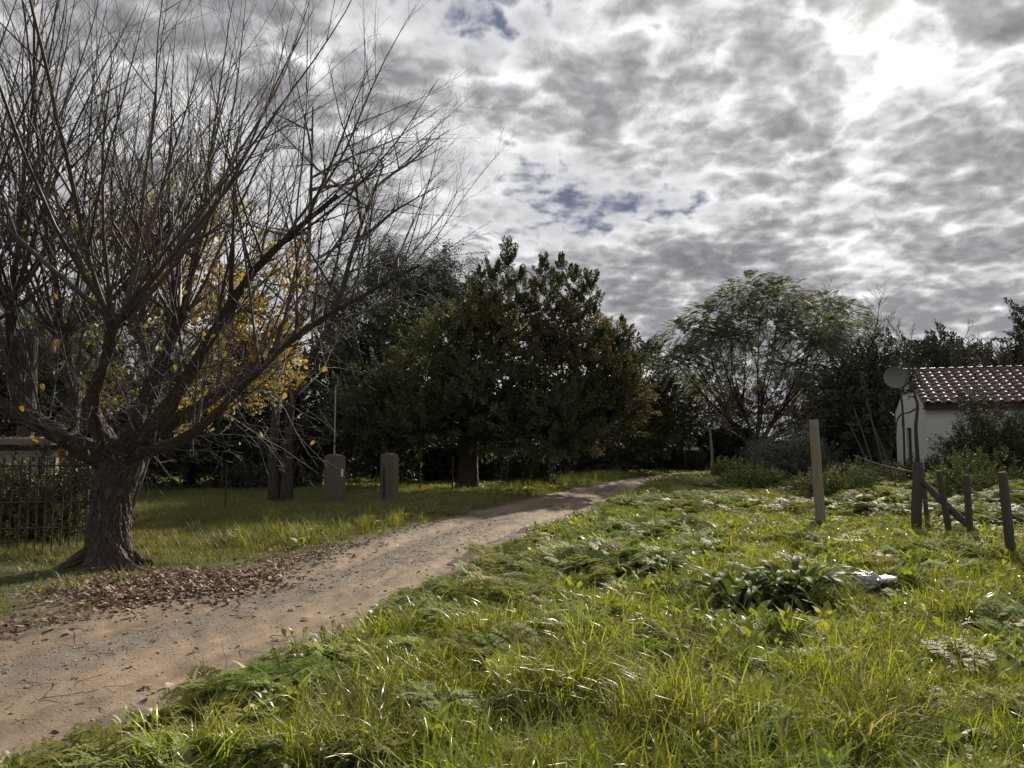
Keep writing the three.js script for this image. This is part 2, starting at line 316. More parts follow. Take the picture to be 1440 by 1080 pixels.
{ // shallow puddles: water stands in the low spots of the ruts, the bumps of the lane poke through
  const pud = (cx, d, lx, ld, n, deep) => {
    const s = new THREE.Shape(), K = 48; let low = 9;
    for (let k = 0; k <= K; k++) { const a = (k / K) * 6.2832, q = 1 + 0.3 * noise(Math.cos(a) * 1.3 + n, Math.sin(a) * 1.3), u = Math.cos(a) * lx * q, v = Math.sin(a) * ld * q; k ? s.lineTo(u + 0.27 * v, v) : s.moveTo(u + 0.27 * v, v); }
    for (let i = -4; i <= 4; i++) for (let j = -4; j <= 4; j++) { const v = (j / 4) * ld * 0.7, x = cx + (i / 4) * lx * 0.7 + 0.27 * v; low = Math.min(low, roadHeight(x, d + v, offRoad(x, d + v))); }
    const g = new THREE.ShapeGeometry(s, 4); g.rotateX(-Math.PI / 2); const m = mesh('puddle', g, M.water, null, 'structure'); m.position.set(cx, low + 0.012 + deep, -d);
  };
  pud(-0.30, 12.6, 0.55, 1.7, 2, 0.026); pud(0.25, 15.2, 0.45, 1.3, 7, 0.022); pud(4.6, 35.5, 0.5, 2.4, 4, 0.024);
}
// ---------------------------------------------------------------- woody growth
function perp(d, R) { const a = V(R() - 0.5, R() - 0.5, R() - 0.5); return a.addScaledVector(d, -a.dot(d)).normalize(); }
// one shoot with its twigs; `hooks` gathers points where leaves may hang
function shoot(S, p, dir, len, r, R, o, level = 0, hooks) {
  const seg = Math.max(3, Math.round(len / (level ? 0.22 : 0.3))), pts = [p.clone()], rad = [r], d = dir.clone(), q = p.clone(), dirs = [d.clone()];
  for (let k = 1; k <= seg; k++) {
    d.addScaledVector(UPV, (o.up ?? 0.06) * (level ? 0.7 : 1)).add(V(R() - 0.5, R() - 0.5, R() - 0.5).multiplyScalar(o.wander ?? 0.16)).normalize();
    q.addScaledVector(d, len / seg); pts.push(q.clone()); dirs.push(d.clone()); rad.push(Math.max(o.thin ?? 0.0016, r * (1 - 0.86 * (k / seg))));
  }
  S.tube(pts, rad, level === 0 ? 6 : level === 1 ? 4 : 3);
  if (hooks) hooks.push(...pts.slice(1).map((x, k) => [x, dirs[k + 1], level]));
  if (level < (o.depth ?? 2)) {
    const n = Math.round((o.kids?.[level] ?? 6) * (0.75 + 0.5 * R()));
    for (let k = 0; k < n; k++) {
      const t = mix(o.from?.[level] ?? 0.25, 0.97, (k + R()) / n), f = t * seg, i = Math.min(seg - 1, Math.floor(f)), b = pts[i].clone().lerp(pts[i + 1], f - i);
      const a = rand(R, 0.45, 0.95) * (o.spread ?? 1), cd = dirs[i].clone().multiplyScalar(Math.cos(a)).addScaledVector(perp(dirs[i], R), Math.sin(a)).normalize();
      const cl = (o.ratio?.[level] ?? 0.42) * len * (1.15 - 0.75 * t) * rand(R, 0.6, 1.25);
      shoot(S, b, cd, Math.max(0.12, cl), Math.max(o.thin ?? 0.0016, rad[i] * 0.56), R, o, level + 1, hooks);
    }
  }
}
function path(list, n = 8) { return new THREE.CatmullRomCurve3(list).getPoints(n * (list.length - 1)); }
function taper(n, list) { return [...Array(n + 1)].map((_, k) => { const f = (k / n) * (list.length - 1), i = Math.min(list.length - 2, Math.floor(f)); return mix(list[i], list[i + 1], f - i); }); }

// leaf shapes -------------------------------------------------------------
function leafGeo(len, wide, curl = 0.25, fold = 0.25) {   // grows along +y from its stalk, faces +z
  const S = new Shape(), pts = [0, 0.25, 0.55, 0.8, 1].map((t) => V(0, t * len, -curl * len * t * t));
  S.strip(pts, V(1, 0, 0), (t) => (t >= 1 ? 0.0005 : wide * Math.sin(Math.PI * Math.pow(clamp(t * 0.94 + 0.06), 0.7)) * 0.5), fold);
  return S.build();
}
function sprayGeo(R, o) {   // a leafy twig along +y
  const S = new Shape(), stem = [];
  for (let k = 0; k <= 4; k++) stem.push(V(0.04 * o.len * Math.sin(k * 1.3), (o.len * k) / 4, 0.04 * o.len * Math.cos(k)));
  S.tube(stem, [0.008, 0.007, 0.006, 0.004, 0.002].map((x) => x * (o.stem ?? 1)), 3);
  for (let k = 0; k < o.n; k++) {
    const t = mix(o.from ?? 0.1, 1, k / o.n), a = k * 2.4 + R(), tilt = mix(1.3, 0.45, t) * rand(R, 0.8, 1.2) + (o.droop ?? 0), l = o.leaf * rand(R, 0.65, 1.2), w = l * (o.aspect ?? 0.5);
    const d = V(Math.cos(a) * Math.sin(tilt), Math.cos(tilt), Math.sin(a) * Math.sin(tilt)), ac = perp(d, R), b = V(0, t * o.len, 0).addScaledVector(d, 0.02);
    const n = ac.clone().cross(d), mid = b.clone().addScaledVector(d, l * 0.5).addScaledVector(n, 0.06 * l), tip = b.clone().addScaledVector(d, l).addScaledVector(n, -0.1 * l);
    S.strip([b, mid, tip], ac, (q) => (q === 0 ? 0.002 : q < 1 ? w * 0.5 : 0));
  }
  return S.build();
}
function featherGeo(R, len, pairs, pinna, droop, pw = 0.016) {   // a pinnate frond along +y, drooping to -z
  const S = new Shape(), pts = [], n = pairs;
  for (let k = 0; k <= n; k++) { const t = k / n; pts.push(V(0, len * t * (1 - 0.25 * droop * t), -droop * len * 0.55 * t * t)); }
  S.tube(pts, pts.map((_, k) => 0.004 * (1 - 0.8 * k / n)), 3);
  for (let k = 1; k <= n; k++) for (const s of [-1, 1]) {
    const t = k / n, l = pinna * Math.sin(Math.PI * (0.15 + 0.8 * t)) * rand(R, 0.85, 1.1), d = V(s * 0.86, 0.5, -0.15 - 0.25 * R()).normalize(), b = pts[k];
    S.strip([b, b.clone().addScaledVector(d, l * 0.5), b.clone().addScaledVector(d, l).add(V(0, 0, -0.12 * l))], V(0.3 * -s, 0.9, 0.2).normalize(), (q) => (q === 1 ? 0 : q ? pw : pw * 0.5));
  }
  return S.build();
}
// crowns: lobes of clumps, each clump with its branch and sprays --------------------------------
function crown(tree, R, o) {   // o: hub, lobes [[center, rx, ry, rz, clumps]], perClump, clumpR, geo, mat, colors, size, upBias, bark
  const list = o.geo.map(() => []), B = new Shape();
  for (const [c, rx, ry, rz, clumps, tint] of o.lobes) {
    const hub = o.hub.clone().lerp(c, 0.15);
    const L = path([o.hub.clone(), o.hub.clone().lerp(c, 0.5).add(V((R() - 0.5) * 0.6, 0.3 * R(), (R() - 0.5) * 0.6)), c.clone()], 5);
    const lr = o.limb ?? 0.12; S_add(tree, 'limb', new Shape().tube(L, taper(L.length - 1, [lr, lr * 0.6, lr * 0.3]), 6).build(), o.bark);
    for (let k = 0; k < clumps; k++) {
      const d = V(R() * 2 - 1, R() * 2 - 1, R() * 2 - 1).normalize(); if (o.noUnder && d.y < -0.2) d.y *= -o.noUnder;
      const e = Math.pow(R(), o.shell ?? 0.35), a = c.clone().add(V(d.x * rx * e, d.y * ry * e, d.z * rz * e));
      if (a.y < (o.floor ?? 0.4)) a.y = (o.floor ?? 0.4) + 0.5 * R();
      const m = c.clone().lerp(a, 0.5).add(V((R() - 0.5) * 0.3, -0.12 * rx * R(), (R() - 0.5) * 0.3));
      const P = path([c.clone().lerp(hub, 0.3 * R()), m, a], 3); B.tube(P, taper(P.length - 1, [0.05, 0.03, 0.012].map((x) => x * (o.branch ?? 1))), 4);
      const n = Math.round(o.perClump * rand(R, 0.5, 1.4)), cr = o.clumpR * rand(R, 0.6, 1.3), tone = rand(R, 0.7, 1.3);
      for (let s = 0; s < n; s++) {
        const v = V(R() * 2 - 1, R() * 2 - 1, R() * 2 - 1).multiplyScalar(cr); v.y *= 0.8;
        const pos = a.clone().add(v), dir = pos.clone().sub(c).normalize().multiplyScalar(0.7).add(v.normalize().multiplyScalar(0.7)).add(V(0, o.upBias ?? 0.5, 0)).add(V(R() - 0.5, R() - 0.5, R() - 0.5)).normalize();
        const g = Math.floor(R() * o.geo.length), col = (tint ?? o.colors)[Math.floor(R() * (tint ?? o.colors).length)].clone().multiplyScalar(tone * rand(R, 0.75, 1.25));
        list[g].push([placeDir(pos, dir, R() * 6.28, o.size * rand(R, 0.7, 1.3)), col]);
      }
    }
  }
  mesh('branches', B.build(), o.bark, tree, 'stuff');
  list.forEach((l, k) => instanced('crown', o.geo[k], o.mat, l, tree));
  if (o.leaders) { // upright leafy leaders standing out of the top
    const l2 = [];
    for (const [p, h] of o.leaders) for (let y = 0; y < h; y += 0.15) for (let s = 0; s < 6; s++) {
      const a = R() * 6.28, w = (0.42 + 0.28 * Math.sin(y * 7 + p.x * 5)) * (1 - (y / h) ** 3 * 0.7);
      l2.push([placeDir(p.clone().add(V(Math.cos(a) * 0.5 * w, y, Math.sin(a) * 0.5 * w)), V(Math.cos(a) * w * 1.6, 1, Math.sin(a) * w * 1.6).normalize(), R() * 6.28, o.size * rand(R, 0.5, 0.85)), o.colors[Math.floor(R() * o.colors.length)].clone().multiplyScalar(rand(R, 0.7, 1.3))]);
    }
    instanced('leaders', o.geo[0], o.mat, l2, tree);
  }
}
function S_add(parent, name, geo, mat) { return mesh(name, geo, mat, parent); }
function trunkGeo(pts, rad, sides, flare, R, rough = 0.06) {
  const ph = R() * 9, lobes = 5 + Math.floor(R() * 3);
  return new Shape().tube(pts, rad, sides, (a, t) => 1 + flare * Math.exp(-t * 9) * (0.6 + 0.55 * Math.cos(a * lobes + ph + 0.5 * Math.sin(a * 2))) + rough * (Math.abs(noise(Math.cos(a) * 3.2 + ph, Math.sin(a) * 3.2 + t * 2.2)) * 2 - 0.6) + rough * 0.7 * noise(a * 6 + t * 3, t * 26 + ph)).build(true);
}

// ---------------------------------------------------------------- the big bare pollard by the lane
{
  const R = rng(5), T = thing('pollard_tree', 'big bare pollarded tree with thick knobbly trunk beside the lane', 'tree', [0, 0, 0]);
  const base = at(150, 797, 10.5); base.y = landAt(base.x, 10.5) - 0.15;
  const P = (x, y, d) => at(x, y, d);
  const tp = path([base, base.clone().add(V(0.02, 0.35, 0)), P(154, 735, 10.5), P(160, 690, 10.5), P(172, 650, 10.5), P(176, 612, 10.5)], 12);
  mesh('trunk', trunkGeo(tp, taper(tp.length - 1, [0.34, 0.265, 0.245, 0.24, 0.265, 0.22]), 84, 0.8, R, 0.09), M.bark, T);
  { // surface roots
    for (const [a, l] of [[0.3, 0.85], [-0.55, 0.95], [2.6, 0.9], [3.6, 0.7], [1.4, 0.6]]) {
      const e = V(Math.cos(a), 0, -Math.sin(a)), pts = path([base.clone().addScaledVector(e, 0.22).add(V(0, 0.34, 0)), base.clone().addScaledVector(e, 0.42).add(V(0, 0.20, 0)), base.clone().addScaledVector(e, l).add(V(0.05, 0.09, 0.05)), base.clone().addScaledVector(e, l + 0.35).add(V(0.1, 0.0, 0.1))], 6);
      mesh('root', new Shape().tube(pts, taper(pts.length - 1, [0.10, 0.085, 0.055, 0.025]), 12, (q, t) => 1 + 0.15 * noise(q * 2 + a, t * 6)).build(true), M.bark, T);
    }
  }
  const limbs = [
    { p: [[165, 655, 10.5], [105, 622, 10.2], [45, 590, 9.9], [-30, 556, 9.7], [-110, 520, 9.6]], r: [0.24, 0.22, 0.20, 0.17, 0.13] },
    { p: [[40, 592, 9.9], [22, 540, 9.95], [16, 470, 10.0], [14, 405, 10.0]], r: [0.17, 0.14, 0.11, 0.12] },
    { p: [[95, 616, 10.2], [104, 560, 10.5], [96, 510, 10.7], [88, 462, 10.8]], r: [0.17, 0.14, 0.12, 0.13] },
    { p: [[178, 640, 10.5], [205, 565, 10.7], [236, 490, 10.9], [252, 436, 11.0]], r: [0.25, 0.20, 0.16, 0.17] },
    { p: [[185, 640, 10.4], [245, 560, 10.1], [300, 470, 9.9], [350, 390, 9.8], [400, 338, 9.7], [475, 275, 9.6]], r: [0.20, 0.16, 0.12, 0.095, 0.075, 0.05] },
    { p: [[190, 625, 10.6], [280, 572, 10.8], [380, 500, 11.1], [455, 448, 11.3], [525, 408, 11.5], [590, 372, 11.6]], r: [0.16, 0.13, 0.095, 0.07, 0.045, 0.02] },
    { p: [[172, 640, 10.7], [195, 585, 11.6], [210, 520, 12.4], [190, 455, 12.9]], r: [0.20, 0.16, 0.13, 0.13] },
    { p: [[165, 640, 10.2], [130, 575, 9.3], [150, 500, 8.8], [165, 440, 8.6]], r: [0.17, 0.13, 0.10, 0.10] },
    { p: [[190, 640, 10.3], [270, 610, 9.8], [340, 545, 9.5], [420, 470, 9.3]], r: [0.13, 0.10, 0.07, 0.04] },
  ];
  const heads = [];
  limbs.forEach((l, n) => {
    const pts = path(l.p.map((q) => P(...q)), 9), rad = taper(pts.length - 1, l.r.map((x, k) => x * [0.72, 0.62, 0.55, 0.52, 0.52, 0.52][k]));
    mesh('limb', new Shape().tube(pts, rad, 20, (a, t) => 1 + 0.28 * noise(a * 1.6 + n * 3, t * 11 + n) + 0.12 * noise(a * 5, t * 30) + (l.r.at(-1) > 0.09 ? 0.9 * Math.exp(-(((t - 0.97) / 0.06) ** 2)) : 0)).build(true), M.bark, T);
    heads.push({ pts, rad, knob: l.r.at(-1) > 0.09, n });
  });
  const hooks = [];
  const grow = (p, d, len, r, o) => { const S = new Shape(), h = []; shoot(S, p, d, len, r, R, o, 0, h); mesh('branch', S.build(), M.shoot, T); hooks.push(...h); };
  const whip = { up: 0.045, wander: 0.17, kids: [9, 5], ratio: [0.48, 0.36], from: [0.15, 0.15], spread: 0.85, depth: 2 };
  for (const h of heads) {
    const end = h.pts.at(-1);
    if (h.knob) for (let k = 0; k < 15; k++) {   // a fan of whips from each pollard head
      const a = (k / 13) * 6.28 + R(), tilt = rand(R, 0.08, 1.0), d = V(Math.cos(a) * Math.sin(tilt), Math.cos(tilt), Math.sin(a) * Math.sin(tilt) * 0.8);
      grow(end.clone().add(V(Math.cos(a) * 0.1, -0.12 * R(), Math.sin(a) * 0.1)), d, rand(R, 3.0, 5.4), rand(R, 0.016, 0.036), whip);
    }
    const n = [7, 5, 6, 7, 20, 20, 6, 6, 10][h.n];   // and whips along the limb
    for (let k = 0; k < n; k++) {
      const i = Math.floor(mix(0.25, 0.985, (k + R() * 0.8) / n) * (h.pts.length - 1)), out = h.n >= 4 && h.n !== 6 && h.n !== 7 ? 0.75 : 0.2;
      const d = V(out * R() + (R() - 0.5) * 0.9, rand(R, 0.55, 1.1), (R() - 0.5) * 1.1).normalize();
      grow(h.pts[i].clone(), d, rand(R, 1.8, 4.2) * (h.n === 5 ? 0.85 : 1), Math.min(h.rad[i] * 0.7, rand(R, 0.011, 0.024)), whip);
    }
  }
  for (const h of heads.filter((q) => [0, 4, 5, 8, 3].includes(q.n))) for (let k = 0; k < (h.n === 5 || h.n === 8 ? 6 : 4); k++) {   // thin lower twigs that arch out and hang
    const i = Math.floor(rand(R, 0.15, 0.95) * (h.pts.length - 1)), d = V(rand(R, 0.1, 1) * (h.n ? 1 : -0.6), rand(R, -0.35, 0.25), (R() - 0.3) * 0.9).normalize();
    grow(h.pts[i].clone(), d, rand(R, 0.8, 1.9), rand(R, 0.006, 0.012), { up: -0.012, wander: 0.3, kids: [6, 3], ratio: [0.45, 0.4], depth: 2 });
  }
  for (const h of heads) { const S = new Shape();   // short rough twigs all along each limb
    for (let k = 0; k < 34; k++) { const i = Math.floor(rand(R, 0.05, 0.98) * (h.pts.length - 1)); shoot(S, h.pts[i].clone(), V(R() - 0.5, rand(R, -0.5, 0.8), R() - 0.5).normalize(), rand(R, 0.35, 1.5), rand(R, 0.004, 0.009), R, { up: rand(R, -0.05, 0.05), wander: 0.34, kids: [5, 2], ratio: [0.5, 0.4], depth: 2 }, 0, hooks); }
    mesh('twigs', S.build(), M.twigGrey, T, 'stuff'); }
  // the last yellow leaves, one by one
  const lg = [leafGeo(0.08, 0.062, 0.3, 0.3), leafGeo(0.068, 0.05, -0.2, 0.45), leafGeo(0.088, 0.066, 0.5, 0.2)];
  const low = hooks.filter(([p, , l]) => l > 0 && p.y < 4.6 && p.y > 1.5 && p.x < -2.6);
  for (let k = 0; k < 150; k++) {
    const [p] = low[Math.floor(R() * low.length)], m = mesh('leaf', lg[k % 3], M.yellow, T);
    m.position.copy(p).add(V(0, -0.02, 0)); m.rotation.set(Math.PI + rand(R, -0.6, 0.6), R() * 6.28, rand(R, -0.6, 0.6)); m.scale.setScalar(rand(R, 0.75, 1.25));
  }
}
// ---------------------------------------------------------------- the young tree in yellow leaf behind it
{
  const R = rng(21), T = thing('yellow_tree', 'slender tree with yellow autumn leaves behind the bare pollard', 'tree');
  const b = V(-7.2, landAt(-7.2, 14.2) - 0.1, -14.2), top = V(-6.4, 3.2, -14.2), tp = path([b, b.clone().lerp(top, 0.5).add(V(0.1, 0, 0)), top], 8);
  mesh('trunk', trunkGeo(tp, taper(tp.length - 1, [0.09, 0.07, 0.05]), 16, 0.5, R), M.barkGrey, T);
  crown(T, R, { hub: top.clone().add(V(0, -0.6, 0)), bark: M.barkGrey, limb: 0.06, branch: 0.5, geo: [sprayGeo(R, { len: 0.42, n: 11, leaf: 0.11, aspect: 0.75, droop: 0.5 }), sprayGeo(R, { len: 0.5, n: 9, leaf: 0.12, aspect: 0.7, droop: 0.7 })], mat: leafMat(lin(1, 1, 1), { transmission: 0.5, clearcoat: 0.2 }),
    colors: [lin(0.36, 0.255, 0.035), lin(0.30, 0.235, 0.04), lin(0.17, 0.17, 0.035), lin(0.40, 0.25, 0.035), lin(0.22, 0.19, 0.04)], size: 0.85, perClump: 14, clumpR: 0.38, upBias: 0.1, shell: 0.6,
    lobes: [[at(255, 320, 14.2), 1.0, 1.0, 0.9, 14], [at(175, 330, 14), 0.75, 0.8, 0.8, 9], [at(235, 440, 14.4), 1.5, 1.1, 1.1, 22], [at(350, 480, 14), 1.0, 1.1, 0.9, 20], [at(370, 420, 14.3), 0.6, 0.9, 0.7, 9], [at(220, 560, 14.2), 1.1, 0.6, 0.8, 7]] });
}
// ---------------------------------------------------------------- bare forked tree on the lawn
{
  const R = rng(31), T = thing('bare_tree', 'bare grey tree with twin trunk standing on the lawn behind the gate pillars', 'tree');
  const b = at(394, 712, 21); b.y = landAt(b.x, 21) - 0.1;
  const f = [path([b.clone().add(V(-0.12, 0, 0)), at(384, 650, 21), at(392, 560, 21.2), at(428, 430, 21.4), at(436, 300, 21.6), at(440, 150, 21.8)], 9), path([b.clone().add(V(0.14, 0, 0)), at(404, 650, 21), at(412, 560, 20.6), at(470, 440, 20), at(500, 340, 19.8), at(540, 230, 19.6)], 9)];
  const hooks = [];
  f.forEach((pts, n) => {
    mesh('trunk', trunkGeo(pts, taper(pts.length - 1, [0.17, 0.125, 0.095, 0.07, 0.05, 0.022]), 18, 0.4, R, 0.12), M.barkDark, T);
    for (let k = 0; k < 16; k++) {
      const i = Math.floor(mix(0.38, 0.98, (k + R()) / 16) * (pts.length - 1)), a = R() * 6.28, S = new Shape();
      shoot(S, pts[i], V(Math.cos(a), rand(R, 0.2, 0.9), Math.sin(a)).normalize(), rand(R, 2.2, 4.6), rand(R, 0.03, 0.06), R, { up: 0.02, wander: 0.22, kids: [9, 6], ratio: [0.45, 0.4], depth: 2, thin: 0.004 });
      mesh('branch', S.build(), M.twigGrey, T);
    }
  });
}
// ---------------------------------------------------------------- evergreens and other crowns
const OAK = [lin(0.068, 0.075, 0.026), lin(0.055, 0.066, 0.026), lin(0.085, 0.078, 0.026)], OAKTOP = [lin(0.08, 0.062, 0.024), lin(0.06, 0.062, 0.022), lin(0.095, 0.062, 0.026)];
const oakSpray = (() => { const R = rng(3); return [sprayGeo(R, { len: 0.55, n: 22, leaf: 0.15, aspect: 0.55 }), sprayGeo(R, { len: 0.7, n: 26, leaf: 0.14, aspect: 0.5 }), sprayGeo(R, { len: 0.45, n: 18, leaf: 0.16, aspect: 0.6, droop: 0.4 })]; })();
{
  const R = rng(41), T = thing('evergreen_oak', 'broad dark oak with leafy upright shoots on its top beside the lane', 'tree');
  const b = at(656, 692, 28.5); b.y = landAt(b.x, 28.5) - 0.1; const hub = b.clone().add(V(0.1, 2.3, 0)), tp = path([b, b.clone().add(V(0.06, 1.1, 0)), hub], 8);
  mesh('trunk', trunkGeo(tp, taper(tp.length - 1, [0.42, 0.36, 0.33]), 24, 0.4, R), M.barkDark, T);
  const L = (x, y, d, rx, ry, rz, n, t) => [at(x, y, d), rx, ry, rz, n, t];
  crown(T, R, { hub, bark: M.barkDark, limb: 0.2, geo: oakSpray, mat: M.oakLeaf, colors: OAK, size: 1, perClump: 14, clumpR: 0.55, upBias: 0.7, shell: 0.4, floor: 1.75,
    lobes: [L(715, 465, 28.5, 1.5, 1.2, 1.8, 24, OAKTOP), L(790, 475, 28.2, 1.2, 1.2, 1.6, 20, OAKTOP), L(645, 490, 28.8, 1.7, 1.2, 2, 26), L(850, 525, 28, 1.0, 1.0, 1.5, 18, OAKTOP), L(590, 545, 28.5, 2.0, 1.4, 2.2, 32), L(715, 550, 27.6, 2.4, 1.4, 2, 40), L(815, 585, 27.4, 1.7, 1.1, 1.6, 28), L(530, 590, 28, 1.9, 0.9, 1.8, 26), L(635, 595, 27.2, 2.2, 0.8, 1.6, 30), L(755, 600, 26.6, 1.9, 0.9, 1.4, 30), L(860, 575, 27.6, 0.9, 0.9, 1.2, 12, OAKTOP)],
    leaders: [[714, 440, 2.5], [692, 440, 1.7], [735, 440, 1.4], [764, 440, 1.9], [790, 445, 2.0], [812, 450, 1.7], [832, 455, 1.7], [672, 445, 1.5], [852, 500, 1.0], [874, 510, 1.4], [890, 530, 0.9]].map(([x, y, h]) => [at(x, y, 28.2), h]) });
}
function roundTree(name, label, R, x, far, r0, H, o) {   // a leafy tree whose trunk stands at x, far
  const T = thing(name, label, o.category ?? 'tree', [0, 0, 0], 0, o.group), b = V(x, landAt(x, far) - 0.1, -far), hub = b.clone().add(V(rand(R, -0.2, 0.2), H * 0.32, 0)), tp = path([b, b.clone().lerp(hub, 0.5).add(V(rand(R, -0.1, 0.1), 0, 0)), hub], 6);
  mesh('trunk', trunkGeo(tp, taper(tp.length - 1, [r0, r0 * 0.8, r0 * 0.7]), 14, 0.4, R), o.bark ?? M.barkDark, T);
  crown(T, R, { hub, bark: M.barkDark, limb: r0 * 0.5, geo: oakSpray, mat: M.foliage, colors: OAK, size: 1.2, perClump: 12, clumpR: 0.8, upBias: 0.4, shell: 0.4, floor: 0.5, ...o, lobes: o.lobes.map(([px, py, d, rx, ry, rz, n, t]) => [at(px, py, d), rx, ry, rz, n, t]) });
  return T;
}
const GUM = [lin(0.06, 0.068, 0.035), lin(0.05, 0.058, 0.03)], OLIVE = [lin(0.06, 0.062, 0.028), lin(0.075, 0.07, 0.026), lin(0.045, 0.05, 0.024)], DARK = [lin(0.035, 0.04, 0.018), lin(0.045, 0.048, 0.02)];
const gumSpray = (() => { const R = rng(8); return [sprayGeo(R, { len: 0.6, n: 22, leaf: 0.22, aspect: 0.2, droop: 0.9 }), sprayGeo(R, { len: 0.7, n: 20, leaf: 0.24, aspect: 0.18, droop: 1.2 })]; })();
roundTree('gum_tree', 'tall round-headed dark tree rising behind the oak', rng(51), -5.2, 42, 0.35, 11, { geo: gumSpray, colors: GUM, lobes: [[580, 395, 42, 2.4, 1.9, 2.2, 46], [540, 440, 42, 1.6, 1.6, 2, 26], [625, 440, 42, 2.0, 1.8, 2, 32], [470, 430, 43, 1.2, 1.2, 1.2, 14], [520, 500, 41, 3.0, 2.0, 2, 36], [660, 430, 42, 1.2, 2, 1.5, 18]] });
roundTree('olive_shrub_tree', 'dense dull green tree filling the gap between bare tree and oak', rng(52), -7.5, 33, 0.25, 7, { colors: OLIVE, lobes: [[520, 470, 33, 2.6, 1.6, 2, 34], [470, 540, 33, 2.4, 1.5, 2, 34], [560, 560, 32, 2.2, 1.6, 2, 30], [500, 630, 31, 2.6, 1.0, 1.4, 26]] });
roundTree('dark_tree', 'dark evergreen behind the yellow tree and the lawn', rng(53), -12.5, 30, 0.25, 6, { colors: DARK, lobes: [[330, 560, 30, 2.4, 1.5, 1.6, 30], [250, 580, 30, 2.2, 1.4, 1.6, 28], [390, 590, 30.5, 2.0, 1.4, 1.6, 26], [300, 645, 29, 3.0, 0.9, 1.2, 26]] });
roundTree('dark_tree', 'dark evergreen spreading over the low flat-roofed shed', rng(54), -17, 25, 0.25, 6, { colors: DARK, lobes: [[60, 500, 25, 2.2, 1.4, 1.5, 24], [120, 550, 25, 2.2, 1.3, 1.5, 26], [10, 570, 25, 2.0, 1.4, 1.5, 22], [170, 600, 25, 1.6, 1.0, 1.2, 16]] });
roundTree('dark_tree', 'low dark tree at the bend where the lane ends', rng(55), 4.2, 50, 0.25, 5, { colors: OLIVE, size: 1.5, lobes: [[900, 545, 48, 2.2, 1.8, 2, 28], [880, 600, 47, 2.6, 1.6, 2, 30], [940, 590, 50, 2.4, 2.0, 2, 28], [850, 630, 46, 1.8, 1.0, 1.5, 16]] });
roundTree('brown_tree', 'reddish brown-leaved tree behind the feathery tree', rng(56), 14, 62, 0.25, 6, { size: 1.7, colors: [lin(0.14, 0.085, 0.055), lin(0.11, 0.075, 0.05), lin(0.08, 0.07, 0.035)], perClump: 7, lobes: [[1000, 575, 62, 3, 1.6, 2, 26], [950, 600, 60, 2.6, 1.5, 2, 20], [1090, 570, 62, 3.4, 1.8, 2, 26], [1170, 590, 60, 2.4, 1.5, 2, 20]] });
roundTree('dark_tree', 'black-green evergreen between feathery tree and the white house', rng(57), 17.5, 36, 0.25, 6, { colors: DARK, lobes: [[1218, 550, 36, 1.2, 1.3, 1.5, 26], [1240, 535, 37, 1.2, 1.2, 1.4, 20], [1200, 600, 35, 1.6, 1.1, 1.4, 26], [1240, 590, 34, 1.2, 1.3, 1.2, 20]] });
roundTree('green_tree', 'rounded green tree showing above the tiled roof', rng(58), 28, 48, 0.25, 6, { colors: OLIVE, size: 1.3, lobes: [[1320, 505, 48, 1.6, 1.0, 1.5, 22], [1290, 520, 47, 1.6, 1.0, 1.5, 18], [1370, 520, 49, 1.8, 1.0, 1.5, 18]] });
// a weeping tree with hanging strands behind the roof
{
  const R = rng(61), T = thing('weeping_tree', 'weeping tree with hanging green strands behind the tiled roof', 'tree');
  const b = V(27.5, landAt(27.5, 42) - 0.1, -42), tp = path([b, b.clone().add(V(0.3, 2.5, 0)), b.clone().add(V(0.1, 5, 0))], 6); mesh('trunk', trunkGeo(tp, taper(tp.length - 1, [0.3, 0.22, 0.15]), 12, 0.4, R), M.barkDark, T);
  const S = new Shape(), list = [], g = sprayGeo(R, { len: 0.5, n: 12, leaf: 0.12, aspect: 0.25, from: 0 });
  for (let k = 0; k < 60; k++) {
    const e = at(rand(R, 1335, 1445), rand(R, 468, 500), rand(R, 40.5, 43.5)), m = tp.at(-1).clone().lerp(e, 0.5).add(V(0, rand(R, 0.1, 0.5), 0)); const P = path([tp.at(-1).clone().add(V(0, -1.5 * R(), 0)), m, e], 4); S.tube(P, taper(P.length - 1, [0.04, 0.02, 0.01]), 4);
    for (let y = 0; y < rand(R, 1.2, 2.6); y += 0.16) list.push([placeDir(e.clone().add(V(0.05 * R(), -y, 0.05 * R())), V(R() - 0.5, -3, R() - 0.5).normalize(), R() * 6.28, rand(R, 0.5, 0.9)), lin(0.075, 0.085, 0.03).multiplyScalar(rand(R, 0.6, 1.4))]);
  }
  mesh('branches', S.build(), M.barkDark, T, 'stuff'); instanced('crown', g, M.foliage, list, T);
}
roundTree('column_tree', 'narrow dark columnar evergreen beyond the end of the roof', rng(62), 29.8, 44, 0.2, 8, { colors: DARK, lobes: [[1446, 470, 44, 0.6, 1.6, 0.6, 14], [1448, 520, 44, 0.9, 1.6, 0.9, 12]], clumpR: 0.5 });
